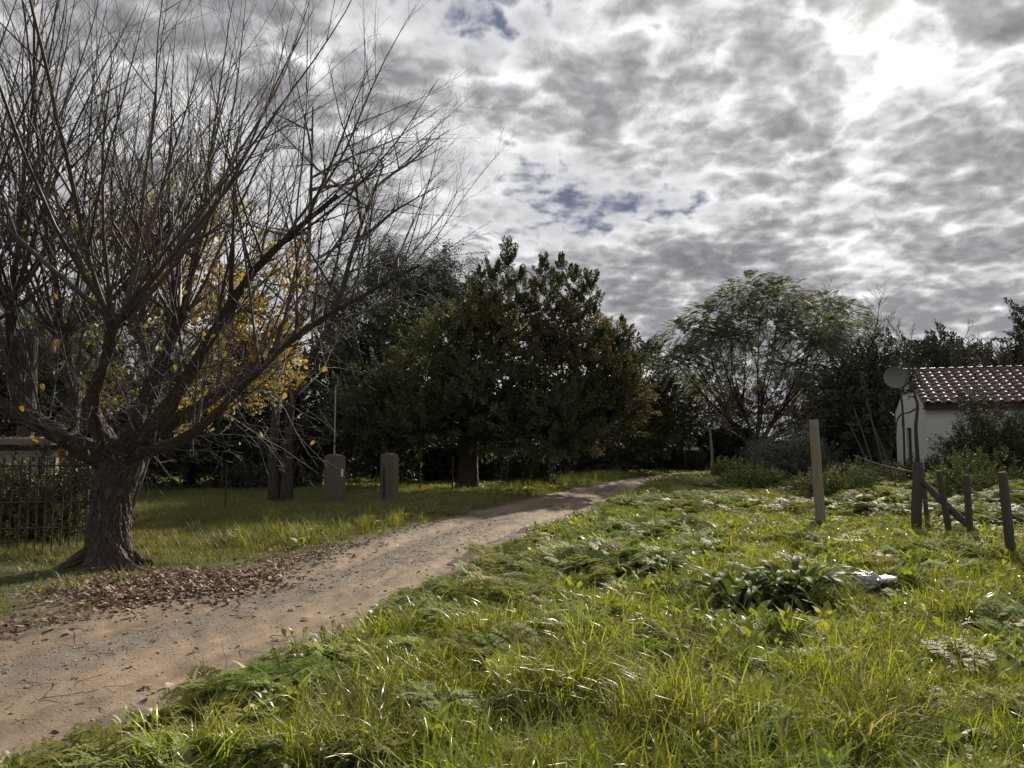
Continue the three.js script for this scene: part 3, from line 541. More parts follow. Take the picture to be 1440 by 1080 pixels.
// bare trees behind the house
function bareTree(label, x, far, H, lean, seed) {
  const R = rng(seed), T = thing('bare_tree', label, 'tree'), b = V(x, landAt(x, far) - 0.1, -far), tp = path([b, b.clone().add(V(lean * 0.3, H * 0.3, 0)), b.clone().add(V(lean, H * 0.62, 0))], 7);
  mesh('trunk', trunkGeo(tp, taper(tp.length - 1, [0.22, 0.16, 0.09]), 12, 0.4, R), M.barkDark, T);
  for (let k = 0; k < 26; k++) { const i = Math.floor(mix(0.45, 1, R()) * (tp.length - 1)), a = R() * 6.28, S = new Shape(); shoot(S, tp[i], V(Math.cos(a), rand(R, 0.4, 1.6), Math.sin(a)).normalize(), rand(R, 0.3, 0.42) * H, 0.05, R, { up: 0.03, wander: 0.26, kids: [9, 5], ratio: [0.45, 0.42], depth: 2, thin: 0.009 }); mesh('branch', S.build(), M.barkDark, T); }
}
bareTree('bare leafless tree sticking up behind the feathery tree', 21.0, 46, 12.6, -0.3, 71);
bareTree('bare spreading tree behind the satellite dish', 23.2, 44, 10.4, 0.8, 72);
bareTree('bare leafless tree behind the weeping tree', 28.6, 47, 8.6, 0.2, 73);
// ---------------------------------------------------------------- the feathery tree
{
  const R = rng(81), T = thing('feathery_tree', 'wide feathery-leaved tree with many spreading stems at the lane end', 'tree');
  const b = at(1062, 662, 44); b.y = landAt(b.x, 44) - 0.1;
  mesh('trunk', trunkGeo(path([b, b.clone().add(V(0, 0.9, 0)), b.clone().add(V(0, 1.8, 0))], 5), taper(10, [0.5, 0.42, 0.3]), 16, 0.4, R), M.barkDark, T);
  const fr = [featherGeo(R, 0.6, 12, 0.19, 0.7, 0.016), featherGeo(R, 0.48, 11, 0.16, 1.0, 0.016)], lists = [[], []], hub = b.clone().add(V(0, 1.5, 0)), pods = [];
  const pod = sprayGeo(R, { len: 0.5, n: 7, leaf: 0.16, aspect: 0.3, droop: 1.3 });
  // ends of stems over a dome
  const ends = [[940, 500], [955, 465], [985, 440], [1000, 470], [1020, 415], [1045, 400], [1060, 420], [1090, 425], [1120, 430], [1150, 425], [1178, 440], [1195, 470], [1215, 500], [1225, 535], [1205, 545], [1175, 520], [1150, 480], [1110, 470], [1075, 455], [1030, 450], [960, 510], [975, 540], [1140, 550], [1180, 565], [1120, 510], [1050, 500], [1000, 520], [1205, 575], [990, 455], [1085, 410], [1135, 455], [1165, 460], [1020, 470], [1190, 590], [1150, 585], [1165, 540], [1095, 520], [965, 490], [1225, 560]];
  const mains = [];
  ends.forEach(([x, y], n) => {
    const e = at(x + 9, y + 10, 44 + rand(R, -3.8, 3.2)), main = n % 3 === 0; let pts;
    if (main) { const m = hub.clone().lerp(e, 0.5).add(V((e.x - hub.x) * 0.06, 0.3 - 0.9 * R(), 0)); pts = path([hub.clone().add(V(rand(R, -0.25, 0.25), rand(R, -0.5, 0.2), rand(R, -0.2, 0.2))), hub.clone().lerp(m, 0.45).add(V(rand(R, -0.2, 0.2), 0.1, rand(R, -0.2, 0.2))), m, e], 5); mains.push(pts); }
    else { const q = mains.reduce((p, c) => (c.at(-1).distanceTo(e) < p.at(-1).distanceTo(e) ? c : p)), s0 = q[Math.floor(rand(R, 0.25, 0.6) * (q.length - 1))]; pts = path([s0, s0.clone().lerp(e, 0.5).add(V(rand(R, -0.4, 0.4), -0.3 * R(), rand(R, -0.4, 0.4))), e], 6); }
    mesh('stem', new Shape().tube(pts, taper(pts.length - 1, main ? [0.10, 0.065, 0.045, 0.018] : [0.045, 0.03, 0.014]), 6, (a, t) => 1 + 0.15 * noise(a + x, t * 8)).build(), M.barkDark, T);
    const S = new Shape(), h = [];
    for (let k = 0; k < 9; k++) shoot(S, pts[Math.floor(mix(0.35, 0.95, R()) * (pts.length - 1))], V((R() - 0.5) * 1.4, rand(R, 0.2, 1), (R() - 0.5) * 1.4).normalize(), rand(R, 0.9, 1.8), 0.022, R, { up: 0.02, wander: 0.2, kids: [5], ratio: [0.5], depth: 1, thin: 0.006 }, 0, h);
    mesh('branch', S.build(), M.barkDark, T);
    const cr = rand(R, 0.95, 1.5), tone = rand(R, 0.8, 1.2);
    for (let k = 0; k < 230; k++) {
      const a = R() * 6.28, ph = Math.acos(rand(R, -0.55, 1)), q = cr * Math.pow(R(), 0.4), o = V(Math.cos(a) * Math.sin(ph) * q * 1.3, Math.cos(ph) * q * 0.75, Math.sin(a) * Math.sin(ph) * q * 1.3);
      const dir = o.clone().normalize().add(V(0, -0.05, 0)).add(V(R() - 0.5, (R() - 0.5) * 0.6, R() - 0.5).multiplyScalar(0.7)).normalize();
      const g = k & 1, m = new THREE.Matrix4(), z = V(0, 1, 0).addScaledVector(dir, -dir.y).normalize(), xx = dir.clone().cross(z); m.makeBasis(xx, dir, z).scale(V(1, 1, 1).multiplyScalar(rand(R, 0.7, 1.25))).setPosition(e.clone().add(o));
      lists[g].push([m, lin(0.105, 0.115, 0.04).multiplyScalar(tone * rand(R, 0.65, 1.35))]);
    }
    for (const [p] of h.filter(() => R() < 0.25)) pods.push([placeDir(p, V(R() - 0.5, -2, R() - 0.5).normalize(), R() * 6, 0.8), lin(0.13, 0.095, 0.07)]);
  });
  lists.forEach((l, k) => instanced('crown', fr[k], M.feather, l, T)); instanced('seed_pods', pod, M.dead, pods, T);
}
// ---------------------------------------------------------------- a palm far left
{
  const R = rng(91), T = thing('palm_tree', 'palm with arching fronds behind the bare pollard', 'palm');
  const b = V(-13.2, landAt(-13.2, 20.5) - 0.1, -20.5), top = V(-13.0, 4.5, -20.5), tp = path([b, b.clone().lerp(top, 0.5).add(V(0.15, 0, 0)), top], 8);
  mesh('trunk', trunkGeo(tp, taper(tp.length - 1, [0.26, 0.2, 0.22]), 16, 0.2, R), M.barkDark, T);
  const g = (() => { const S = new Shape(), pts = []; for (let k = 0; k <= 12; k++) { const t = k / 12; pts.push(V(0, 1.5 * t - 1.9 * t * t, 2.3 * t)); } S.tube(pts, pts.map((_, k) => 0.025 * (1 - k / 14)), 4);
    for (let k = 0; k < 46; k++) for (const s of [-1, 1]) { const t = 0.12 + 0.87 * (k / 46), f = t * 12, i = Math.min(11, Math.floor(f)), p = pts[i].clone().lerp(pts[i + 1], f - i), l = 0.5 * Math.sin(Math.PI * (0.12 + 0.8 * t)), d = V(s, -0.35, 0.55).normalize(); S.strip([p, p.clone().addScaledVector(d, l * 0.5), p.clone().addScaledVector(d, l).add(V(0, -0.12 * l, 0))], V(0.2, 0.3, 1).normalize(), (q) => (q === 1 ? 0 : 0.014)); } return S.build(); })();
  const mat = leafMat(lin(0.055, 0.065, 0.025), { transmission: 0.25 });
  for (let k = 0; k < 30; k++) { const m = mesh('frond', g, mat, T); m.position.copy(top).add(V(0, 0.1, 0)); m.rotation.set(rand(R, -0.75, 0.5), k * 2.4, 0, 'YXZ'); m.scale.setScalar(rand(R, 0.8, 1.1)); }
}
// ---------------------------------------------------------------- shrubs, hedges and mounds
function shrub(name, label, R, x, far, o) {
  const T = thing(name, label, o.category ?? 'shrub', [0, 0, 0], 0, o.group), b = V(x, landAt(x, far), -far), S = new Shape();
  for (let k = 0; k < 6; k++) { const e = b.clone().add(V((R() - 0.5) * o.w, o.h * rand(R, 0.4, 0.8), (R() - 0.5) * o.depth)); const P = path([b.clone().add(V((R() - 0.5) * 0.2, -0.1, 0)), b.clone().lerp(e, 0.5).add(V(0, 0.1, 0)), e], 3); S.tube(P, taper(P.length - 1, [0.035, 0.02, 0.008]), 5); }
  mesh('stems', S.build(), M.barkDark, T);
  const lists = o.geo.map(() => []);
  for (let k = 0; k < o.n; k++) {
    const d = V(R() * 2 - 1, R(), R() * 2 - 1).normalize(), e = Math.pow(R(), 0.35), lump = 0.72 + 0.38 * noise(d.x * 2.1 + x, d.y * 2.1 + d.z * 2.1 + far);
    const p = b.clone().add(V(d.x * o.w * 0.5 * e * lump, d.y * o.h * e * lump, d.z * o.depth * 0.5 * e * lump)), dir = d.clone().add(V(R() - 0.5, R() * (o.up ?? 0.6) - (o.hang ?? 0), R() - 0.5)).normalize();
    lists[k % o.geo.length].push([placeDir(p, dir, R() * 6.28, o.size * rand(R, 0.7, 1.3)), o.colors[Math.floor(R() * o.colors.length)].clone().multiplyScalar(rand(R, 0.65, 1.35))]);
  }
  lists.forEach((l, k) => instanced('foliage', o.geo[k], M.foliage, l, T));
  return T;
}
const bushSpray = (() => { const R = rng(13); return [sprayGeo(R, { len: 0.3, n: 18, leaf: 0.075, aspect: 0.5 }), sprayGeo(R, { len: 0.36, n: 20, leaf: 0.07, aspect: 0.45, droop: 0.3 })]; })();
const SHRUB = [lin(0.055, 0.065, 0.026), lin(0.07, 0.072, 0.03), lin(0.045, 0.055, 0.024)];
shrub('creeper_mound', 'big rounded mound of dark creeper beside the tall timber post', rng(101), 12.0, 33.5, { w: 5.4, h: 3.0, depth: 3, n: 2300, geo: gumSpray, size: 0.6, colors: [lin(0.11, 0.115, 0.08), lin(0.14, 0.14, 0.10)], hang: 0.5 });
shrub('garden_shrub', 'large dark leafy shrub in front of the white house wall', rng(102), 14.3, 22.6, { w: 4.6, h: 3.7, depth: 2.4, n: 3000, geo: bushSpray, size: 1, colors: SHRUB });
shrub('garden_shrub', 'dark shrub along the house front under the eave', rng(103), 16.6, 21.5, { w: 4.2, h: 3.6, depth: 2.4, n: 2200, geo: bushSpray, size: 1, colors: SHRUB });
shrub('garden_shrub', 'rounded shrub touching the front corner of the white house', rng(104), 12.7, 23.5, { w: 2.4, h: 1.3, depth: 1.8, n: 800, geo: bushSpray, size: 1, colors: SHRUB });
shrub('garden_shrub', 'low dark scrub at the foot of the white gable wall', rng(105), 12.3, 25, { w: 2.6, h: 1.1, depth: 1.8, n: 700, geo: bushSpray, size: 1, colors: SHRUB });
shrub('bright_bush', 'small bright yellow-green bush at the end of the lane', rng(106), 10.6, 37.5, { w: 2.0, h: 1.05, depth: 1.3, n: 420, geo: bushSpray, size: 1.3, colors: [lin(0.16, 0.19, 0.03), lin(0.12, 0.16, 0.03)] });
shrub('verge_shrub', 'olive leafy shrub below the oak at the verge', rng(107), 0.7, 30.2, { w: 2.6, h: 2.2, depth: 1.8, n: 700, geo: bushSpray, size: 1.2, colors: [lin(0.085, 0.085, 0.03), lin(0.07, 0.075, 0.028)] });
shrub('garden_shrub', 'round grey-green bush on the lawn by the low stone wall', rng(108), -9.6, 28, { w: 2.2, h: 1.2, depth: 1.6, n: 420, geo: bushSpray, size: 1.1, colors: [lin(0.06, 0.07, 0.045)] });
shrub('golden_hedge', 'shrub with golden leaves behind the iron railing', rng(109), -8.3, 13.2, { w: 3.6, h: 1.75, depth: 1.2, n: 1000, geo: bushSpray, size: 0.9, colors: [lin(0.22, 0.15, 0.03), lin(0.08, 0.08, 0.028), lin(0.05, 0.06, 0.024)] });
for (const [x, f, w, h, l, sd] of [[8.6, 20.5, 3.2, 1.15, 'low tangle of green weeds between timber post and stout fence post', 181], [11.2, 18.6, 3.6, 1.65, 'tall weed thicket behind the fence below the house shrubs', 182], [13.6, 16.6, 3.4, 1.7, 'tall weed thicket behind the near fence post', 183], [10.2, 22.5, 3.4, 1.3, 'brownish weed thicket at the foot of the leaning poles', 184], [8.4, 27, 3.2, 1.2, 'weed thicket in front of the creeper mound', 185]])
  shrub('weed_thicket', l, rng(sd), x, f, { category: 'weeds', w, h, depth: 2.2, n: 800, geo: bushSpray, size: 0.85, colors: sd === 184 ? [lin(0.12, 0.09, 0.045), lin(0.11, 0.12, 0.035)] : [lin(0.13, 0.155, 0.035), lin(0.17, 0.185, 0.045), lin(0.10, 0.12, 0.03)], group: 'weed thickets behind the fence' });
for (const [x, f, w, h, l] of [[-3.2, 36, 9, 2.6, 'dark hedge closing the lawn behind the oak trunk'], [-10.5, 36, 8, 2.4, 'dark hedge behind the bare twin-trunk tree'], [3.5, 44, 7, 2.6, 'dark hedge left of the lane end'], [10.2, 54, 9, 2.3, 'long dark hedge across the end of the lane'], [18.5, 50, 9, 2.4, 'dark hedge behind the creeper mound'], [27, 40, 10, 2.6, 'dark hedge behind the white house'], [-17, 30, 8, 2.4, 'dark hedge beyond the iron railing'], [15.5, 62, 14, 4.2, 'tall far hedge behind the feathery tree'], [2, 62, 14, 4, 'tall far hedge behind the bend of the lane'], [-7, 46, 13, 4.6, 'tall far hedge behind the oak'], [-18, 44, 14, 4.6, 'tall far hedge behind the gate pillars'], [-30, 42, 14, 4.6, 'tall far hedge beyond the low shed'], [24, 52, 10, 4.4, 'tall far hedge behind the lean-to shed']])
  shrub('hedge', l, rng(110 + Math.round(x * 3) + 60), x, f, { category: 'hedge', w, h, depth: 2.4, n: Math.round(120 * w * (h > 3 ? 2 : 1.6)), geo: oakSpray, size: h > 3 ? 1.25 : 1.0, colors: DARK, group: 'dark hedges closing the view' });
// ---------------------------------------------------------------- the white house
{
  const A = thing('house', 'low white house with red-brown tiled roof behind shrubs', 'house'), yaw = -0.30;
  A.position.set(14.0, 0, -26); A.rotation.y = yaw;   // local +x along the front, local -z to the back; origin at the front left corner
  const L = 9, D = 5.6, EV = 3.15, RG = 4.42, ov = 0.28;
  const wall = (name, g) => mesh(name, g, M.plaster, A);
  wall('front_wall', box(L, EV - 0.02, 0.22, L / 2, EV / 2, -0.11)); wall('back_wall', box(L, EV - 0.02, 0.22, L / 2, EV / 2, -D + 0.11));
  { const win = { z0: -3.45, z1: -2.5, y0: 0.9, y1: 2.35 }, s = new THREE.Shape([[0.225, 0], [D - 0.225, 0], [D - 0.225, EV - 0.03], [D / 2, RG - 0.12], [0.225, EV - 0.03]].map(([x, y]) => new THREE.Vector2(x, y)));
    const h = new THREE.Path([[-win.z1, win.y0], [-win.z1, win.y1], [-win.z0, win.y1], [-win.z0, win.y0]].map(([x, y]) => new THREE.Vector2(x, y))); s.holes.push(h);
    const g = new THREE.ExtrudeGeometry(s, { depth: 0.22, bevelEnabled: false }); g.rotateY(Math.PI / 2); wall('gable_wall', g);
    const s2 = new THREE.Shape([[0.225, 0], [D - 0.225, 0], [D - 0.225, EV - 0.03], [D / 2, RG - 0.12], [0.225, EV - 0.03]].map(([x, y]) => new THREE.Vector2(x, y))), g2 = new THREE.ExtrudeGeometry(s2, { depth: 0.22, bevelEnabled: false }); g2.rotateY(Math.PI / 2); g2.translate(L - 0.22, 0, 0); wall('gable_wall', g2);
    const W = mesh('window', mergeGeometries([box(0.06, 0.07, 0.95, 0.1, win.y0 + 0.035, (win.z0 + win.z1) / 2), box(0.06, 0.07, 0.95, 0.1, win.y1 - 0.035, (win.z0 + win.z1) / 2), box(0.06, 1.31, 0.07, 0.1, 1.625, win.z0 + 0.035), box(0.06, 1.31, 0.07, 0.1, 1.625, win.z1 - 0.035), box(0.05, 1.31, 0.05, 0.1, 1.625, (win.z0 + win.z1) / 2)]), M.darkWood, A);
    for (const z of [-3.17, -2.77]) mesh('pane', box(0.008, 1.31, 0.36, 0.1, 1.625, z), M.glass, W);
    mesh('floor', box(L - 0.5, 0.1, D - 0.5, L / 2, 0.06, -D / 2), M.room, A); mesh('inner_wall', box(0.1, EV - 0.2, D - 0.6, 2.2, EV / 2, -D / 2), M.room, A);
  }
  // roof: boards, then each clay tile
  const slope = Math.atan2(RG - EV, D / 2), run = Math.hypot(RG - EV, D / 2) + ov;
  const board = (s) => { const g = box(L + 0.16, 0.05, run, 0, 0, 0); const m = mesh('roof_deck', g, M.darkWood, A); m.rotation.x = s * slope; const mid = run / 2; m.position.set(L / 2, RG - Math.sin(slope) * mid, -D / 2 + s * Math.cos(slope) * mid); return m; };
  board(1); board(-1);
  const bow = (w, l) => { const S = new Shape(), rows = []; for (let k = 0; k <= 8; k++) { const u = k / 8, x = (u - 0.5) * w, y = 0.075 * (0.5 - 0.5 * Math.cos(u * Math.PI * 2)) ** 0.8; rows.push([V(x, y + 0.045, l / 2), V(x, y, -l / 2), V(x, y - 0.005, l / 2)]); }
    const ids = rows.map((r) => r.map((p) => S.vert(p, UPV, p.x, p.z))); for (let k = 0; k < 8; k++) { const a = ids[k], b = ids[k + 1]; S.i.push(a[0], b[0], a[1], b[0], b[1], a[1], a[2], b[2], a[0], b[2], b[0], a[0]); } return S.build(true); };
  const tg = bow(0.29, 0.40), R = rng(121), cols = 30, rows = 10;
  for (let r = 0; r < rows; r++) for (let c = 0; c < cols; c++) {
    const q = run - 0.16 - r * (run - 0.22) / (rows - 1), m = mesh('roof_tile', tg, R() < 0.3 ? M.tileOld : M.tile, A);
    m.rotation.set(slope - 0.035 + rand(R, -0.015, 0.015), rand(R, -0.02, 0.02), 0); m.position.set(0.04 + c * 0.31 + rand(R, -0.006, 0.006), RG - Math.sin(slope) * q + 0.05 + rand(R, 0, 0.008), -D / 2 + Math.cos(slope) * q);
  }
  { const back = []; for (let r = 0; r < rows; r++) for (let c = 0; c < cols; c++) { const q = run - 0.16 - r * (run - 0.22) / (rows - 1), g = tg.clone(); g.rotateY(Math.PI); g.rotateX(-slope + 0.035); g.translate(0.04 + c * 0.31, RG - Math.sin(slope) * q + 0.05, -D / 2 - Math.cos(slope) * q); back.push(g); } mesh('back_tiles', mergeGeometries(back), M.tile, A, 'stuff'); }
  for (let c = 0; c < 24; c++) { const g = new THREE.CylinderGeometry(0.115, 0.10, 0.42, 10, 1, false, -Math.PI / 2, Math.PI); const m = mesh('ridge_tile', g, c % 3 ? M.tile : M.tileOld, A); m.rotation.set(0, 0, Math.PI / 2); m.rotation.order = 'ZXY'; m.rotation.set(0, 0, Math.PI / 2); m.position.set(0.08 + c * 0.395, RG + 0.045, -D / 2); }
  mesh('fascia', box(L + 0.16, 0.2, 0.03, L / 2, EV - 0.16, ov - 0.05), M.darkWood, A);
  mesh('soffit', box(L + 0.16, 0.03, ov, L / 2, EV - 0.22, ov / 2 - 0.06), M.darkWood, A);
}
{ // satellite dish on a mast at the gable, and the vine stem climbing the house corner
  const D = thing('satellite_dish', 'grey satellite dish on a mast at the gable end of the house', 'satellite dish'), c = at(1259, 533, 25.3);
  const pts = []; for (let k = 0; k <= 12; k++) { const r = (k / 12) * 0.36; pts.push(new THREE.Vector2(r, 0.16 * (r / 0.36) ** 2)); } pts.push(new THREE.Vector2(0.372, 0.165), new THREE.Vector2(0.37, 0.15)); for (let k = 12; k >= 0; k--) { const r = (k / 12) * 0.36; pts.push(new THREE.Vector2(r, 0.16 * (r / 0.36) ** 2 - 0.014)); }
  const g = new THREE.LatheGeometry(pts, 36); g.rotateX(Math.PI / 2); const m = mesh('reflector', g, M.dish, D); m.position.copy(c); m.rotation.set(-0.25, -0.35, 0, 'YXZ');
  mesh('mast', new Shape().tube(path([V(c.x + 0.2, 0.02, c.z - 0.05), V(c.x + 0.19, c.y - 0.5, c.z - 0.06), c.clone().add(V(0.05, -0.06, -0.08))], 6), taper(12, [0.035, 0.035, 0.03]), 10).build(), M.iron, D);
  const n = V(0.1, 0, 0); mesh('feed_arm', new Shape().tube(path([c.clone().add(V(0, -0.3, 0.08)), c.clone().add(V(0.1, -0.28, 0.34)), c.clone().add(V(0.12, -0.02, 0.52))], 5), taper(10, [0.014, 0.012, 0.02]), 8).build(), M.iron, D);
  const Vn = thing('climbing_vine', 'gnarled vine stem climbing the white house corner', 'vine'), R = rng(131), S = new Shape(), b = at(1291, 628, 25.6); b.y = 0.05;
  const tr = path([b, at(1288, 600, 25.55), at(1290, 570, 25.5), at(1284, 548, 25.5), at(1276, 534, 25.6)], 8); mesh('stem', new Shape().tube(tr, taper(tr.length - 1, [0.065, 0.055, 0.045, 0.035, 0.02]), 10, (a, t) => 1 + 0.25 * noise(a * 2, t * 9)).build(true), M.oldTimber, Vn);
  for (const l of [[[1288, 560], [1281, 557], [1276, 562]], [[1287, 575], [1279, 580], [1271, 582], [1268, 600]], [[1284, 548], [1273, 552], [1266, 558]], [[1268, 582], [1262, 590], [1260, 615]]]) { const p = path(l.map(([x, y]) => at(x, y, 25.85)), 6); mesh('branch', new Shape().tube(p, taper(p.length - 1, [0.035, 0.025, 0.012]), 6).build(), M.oldTimber, Vn); }
  const list = []; for (let k = 0; k < 130; k++) list.push([placeDir(at(rand(R, 1266, 1292), rand(R, 520, 552), 25.7 + 0.4 * R()), V(R() - 0.5, R() - 0.3, R() - 0.5).normalize(), R() * 6, rand(R, 0.6, 1)), SHRUB[k % 3]]); instanced('foliage', bushSpray[0], M.foliage, list, Vn);
}
{ // little lean-to shed left of the house
  const T = thing('lean_to_shed', 'small dark lean-to shed with pale tin roof beside the creeper mound', 'shed', [14.2, 0, -36], 0.15);
  mesh('tin_roof', (() => { const S = new Shape(); const ids = []; for (let k = 0; k <= 40; k++) { const x = (k / 40 - 0.5) * 2.4; ids.push([S.vert(V(x, 1.78 + 0.02 * Math.sin(k * 1.9), 0.6), UPV, 0, 0), S.vert(V(x, 2.02 + 0.02 * Math.sin(k * 1.9), -1.2), UPV, 0, 1)]); } for (let k = 0; k < 40; k++) S.i.push(ids[k][0], ids[k + 1][0], ids[k][1], ids[k + 1][0], ids[k + 1][1], ids[k][1]); return S.build(true); })(), M.tin, T);
  for (const x of [-1.05, 0, 1.05]) { const m = mesh('post', chamferBox(0.1, 1.75, 0.1), M.oldTimber, T); m.position.set(x, 0.02, 0.45); }
  for (let k = 0; k < 7; k++) { const m = mesh('plank', chamferBox(0.14, 1.5 - 0.1 * (k % 3), 0.025, 0.004), k % 2 ? M.oldTimber : M.darkWood, T); m.position.set(-0.95 + k * 0.15, 0.03, 0.35); m.rotation.z = 0.02 * (k % 3 - 1); }
  mesh('back_wall', box(2.2, 1.9, 0.06, 0, 0.97, -1.1), M.oldTimber, T);
}
{ // low flat-roofed shed and white wall behind the railing
  const T = thing('low_shed', 'low shed with leaf-strewn flat roof behind the iron railing', 'shed', [-13.6, 0, -17.5], 0.1);
  mesh('roof_slab', chamferBox(7.4, 0.14, 3.2, 0.02), M.concrete, T).position.y = 1.66; mesh('white_wall', box(2.2, 0.55, 0.14, 2.3, 1.27, 0.6), M.plaster, T); mesh('side_wall', box(0.14, 1.64, 2.4, -3.2, 0.83, 0), M.concrete, T); mesh('back_wall', box(6.6, 1.64, 0.14, 0, 0.83, -1.3), M.concrete, T); mesh('plinth', box(6.4, 0.9, 0.2, 0.3, 0.46, 0.62), M.concrete, T);
  for (const x of [-3.2, 0.4, 3.4]) mesh('post', box(0.14, 1.64, 0.14, x, 0.83, 1.2), M.oldTimber, T);
}
{ // low stone wall at the back of the lawn
  const T = thing('stone_wall', 'low old stone wall with square end pillar at the back of the lawn', 'wall', [-8.1, 0, -31]); const R = rng(141);
  const pil = mesh('end_pillar', chamferBox(0.42, 1.15, 0.42, 0.03), M.concrete, T); pil.position.set(0.35, 0, 0.05);
  const stones = [0, 1, 2].map((k) => { const g = new THREE.IcosahedronGeometry(0.16, 1), p = g.attributes.position; for (let i = 0; i < p.count; i++) { const f = 0.85 + 0.3 * noise(p.getX(i) * 9 + k * 5, p.getY(i) * 9 + p.getZ(i) * 7); p.setXYZ(i, p.getX(i) * f * 1.25, p.getY(i) * f * 0.72, p.getZ(i) * f); } g.computeVertexNormals(); return g; });
  mesh('wall_core', box(3.2, 0.82, 0.22, -1.5, 0.42, 0), M.concrete, T);
  for (let r = 0; r < 4; r++) for (let c = 0; c < 10; c++) { const m = mesh('stone', stones[(r + c) % 3], M.concrete, T); m.position.set(-0.05 - c * 0.33 - (r % 2) * 0.16, 0.12 + r * 0.21, 0.06 + 0.03 * R()); m.rotation.y = R() * 3; m.scale.setScalar(rand(R, 0.85, 1.1)); }
}
// ---------------------------------------------------------------- gate pillars, railing, posts
function pillar(label, px, py, far, w, h, yaw, plate) {
  const b = at(px, py, far); b.y = landAt(b.x, far) - 0.08; const T = thing('gate_pillar', label, 'pillar', b.toArray(), yaw, 'concrete gate pillars');
  const g = new THREE.BoxGeometry(w, h, w, 6, 24, 6), p = g.attributes.position, R = rng(px);
  for (let i = 0; i < p.count; i++) { let x = p.getX(i), y = p.getY(i) + h / 2, z = p.getZ(i); const e = Math.max(0, y - (h - 0.16)) / 0.16, rr = Math.hypot(x, z) / (w * 0.6); y -= e * 0.045 * rr * rr; const k = 1 - 0.03 * e * e; x *= k; z *= k; const n = 0.008 * noise(y * 6 + px, x * 9 + z * 7); p.setXYZ(i, x + n, y, z + n); }
  g.computeVertexNormals(); mesh('shaft', g, M.pillar, T);
  if (!plate) { const g2 = mesh('iron_strip', box(0.05, h * 0.62, 0.02, -w * 0.2, h * 0.45, w * 0.5 + 0.006), M.iron, T); }
  if (plate) {
    const P = mesh('number_plate', chamferBox(0.10, 0.20, 0.012, 0.003), M.white, T); P.position.set(w * 0.5 + 0.006, h * 0.60, 0.02); P.rotation.y = Math.PI / 2;
    const s = new THREE.Shape(); s.absellipse(0, 0, 0.028, 0.065, 0, 6.2832); const ho = new THREE.Path(); ho.absellipse(0, 0, 0.009, 0.04, 0, 6.2832); s.holes.push(ho); const d = mesh('digit', new THREE.ExtrudeGeometry(s, { depth: 0.004, bevelEnabled: false, curveSegments: 20 }), M.black, P); d.position.set(0, 0.10, 0.0065);
  }
  return T;
}
pillar('square concrete gate pillar with white number plate', 470, 715, 20.8, 0.42, 1.5, -0.2, true);
pillar('square concrete gate pillar with a dark upright iron strip and no plate', 547, 712, 21.4, 0.38, 1.52, -0.24, false);
{ // iron railing left of the pollard
  const T = thing('iron_railing', 'black iron railing of upright bars behind the pollard trunk', 'railing', [-5.9, 0, -11.9], 0.0), a = V(0, 0, 0), b = V(-3.3, 0, 1.25), n = 32, R = rng(151);
  const bar = new THREE.CylinderGeometry(0.011, 0.011, 1.44, 6); bar.translate(0, 0.72, 0);
  for (let k = 0; k <= n; k++) { const p = a.clone().lerp(b, k / n), m = mesh('bar', bar, M.iron, T); m.position.set(p.x, landAt(T.position.x + p.x, -(T.position.z + p.z)) - 0.02, p.z); m.rotation.z = rand(R, -0.012, 0.012); }
  for (const y of [0.42, 0.80, 1.34]) mesh('rail', new Shape().tube([a.clone().add(V(0, y, 0.018)), a.clone().lerp(b, 0.5).add(V(0, y, 0.018)), b.clone().add(V(0, y, 0.018))], [0.012, 0.012, 0.012], 6).build(), M.iron, T);
}
for (const [x, y, f, h, r, l] of [[316, 728, 19, 1.25, 0.018, 'thin iron stake on the lawn near the pollard'], [489, 702, 25.5, 1.0, 0.02, 'thin fence stake seen just right of the plated pillar'], [528, 700, 26.2, 1.0, 0.02, 'thin fence stake close beside the strip-fitted pillar'], [590, 694, 27, 1.0, 0.03, 'short wooden fence stake between strip-fitted pillar and oak'], [636, 692, 26.0, 1.35, 0.025, 'fence stake just left of the oak trunk'], [712, 688, 28.5, 1.2, 0.03, 'fence stake just right of the oak trunk']]) {
  const b = at(x, y, f); b.y = landAt(b.x, f) - 0.1; const T = thing('fence_stake', l, 'stake', b.toArray(), 0, 'thin stakes along the lawn edge'); const g = new Shape().tube(path([V(0, 0, 0), V(0.01, h * 0.5, 0), V(0.02, h, 0)], 3), taper(6, [r, r, r * 0.9]), 7).build(); mesh('shaft', g, M.iron, T); mesh('cap', new THREE.ConeGeometry(r * 1.1, r * 2, 7).translate(0.02, h + r, 0), M.iron, T);
}
{ const b = at(469, 700, 25); b.y = 0; const T = thing('antenna_pole', 'thin tall metal pole rising behind the plated pillar', 'pole', b.toArray()); mesh('shaft', new THREE.CylinderGeometry(0.022, 0.03, 3.6, 8).translate(0, 1.8, 0), M.tin, T); mesh('collar', new THREE.CylinderGeometry(0.04, 0.04, 0.08, 10).translate(0, 1.75, 0), M.iron, T); }
{ const b = at(1001, 662, 41); b.y = 0; const T = thing('lane_pole', 'pale slim wooden pole at the end of the lane', 'pole', b.toArray()); mesh('shaft', new Shape().tube(path([V(0, -0.1, 0), V(0.02, 1.4, 0), V(-0.06, 2.7, 0)], 5), taper(10, [0.075, 0.07, 0.06]), 10).build(), M.timber, T); mesh('iron_cap', new THREE.CylinderGeometry(0.066, 0.066, 0.05, 10).translate(-0.06, 2.7, 0), M.iron, T); }
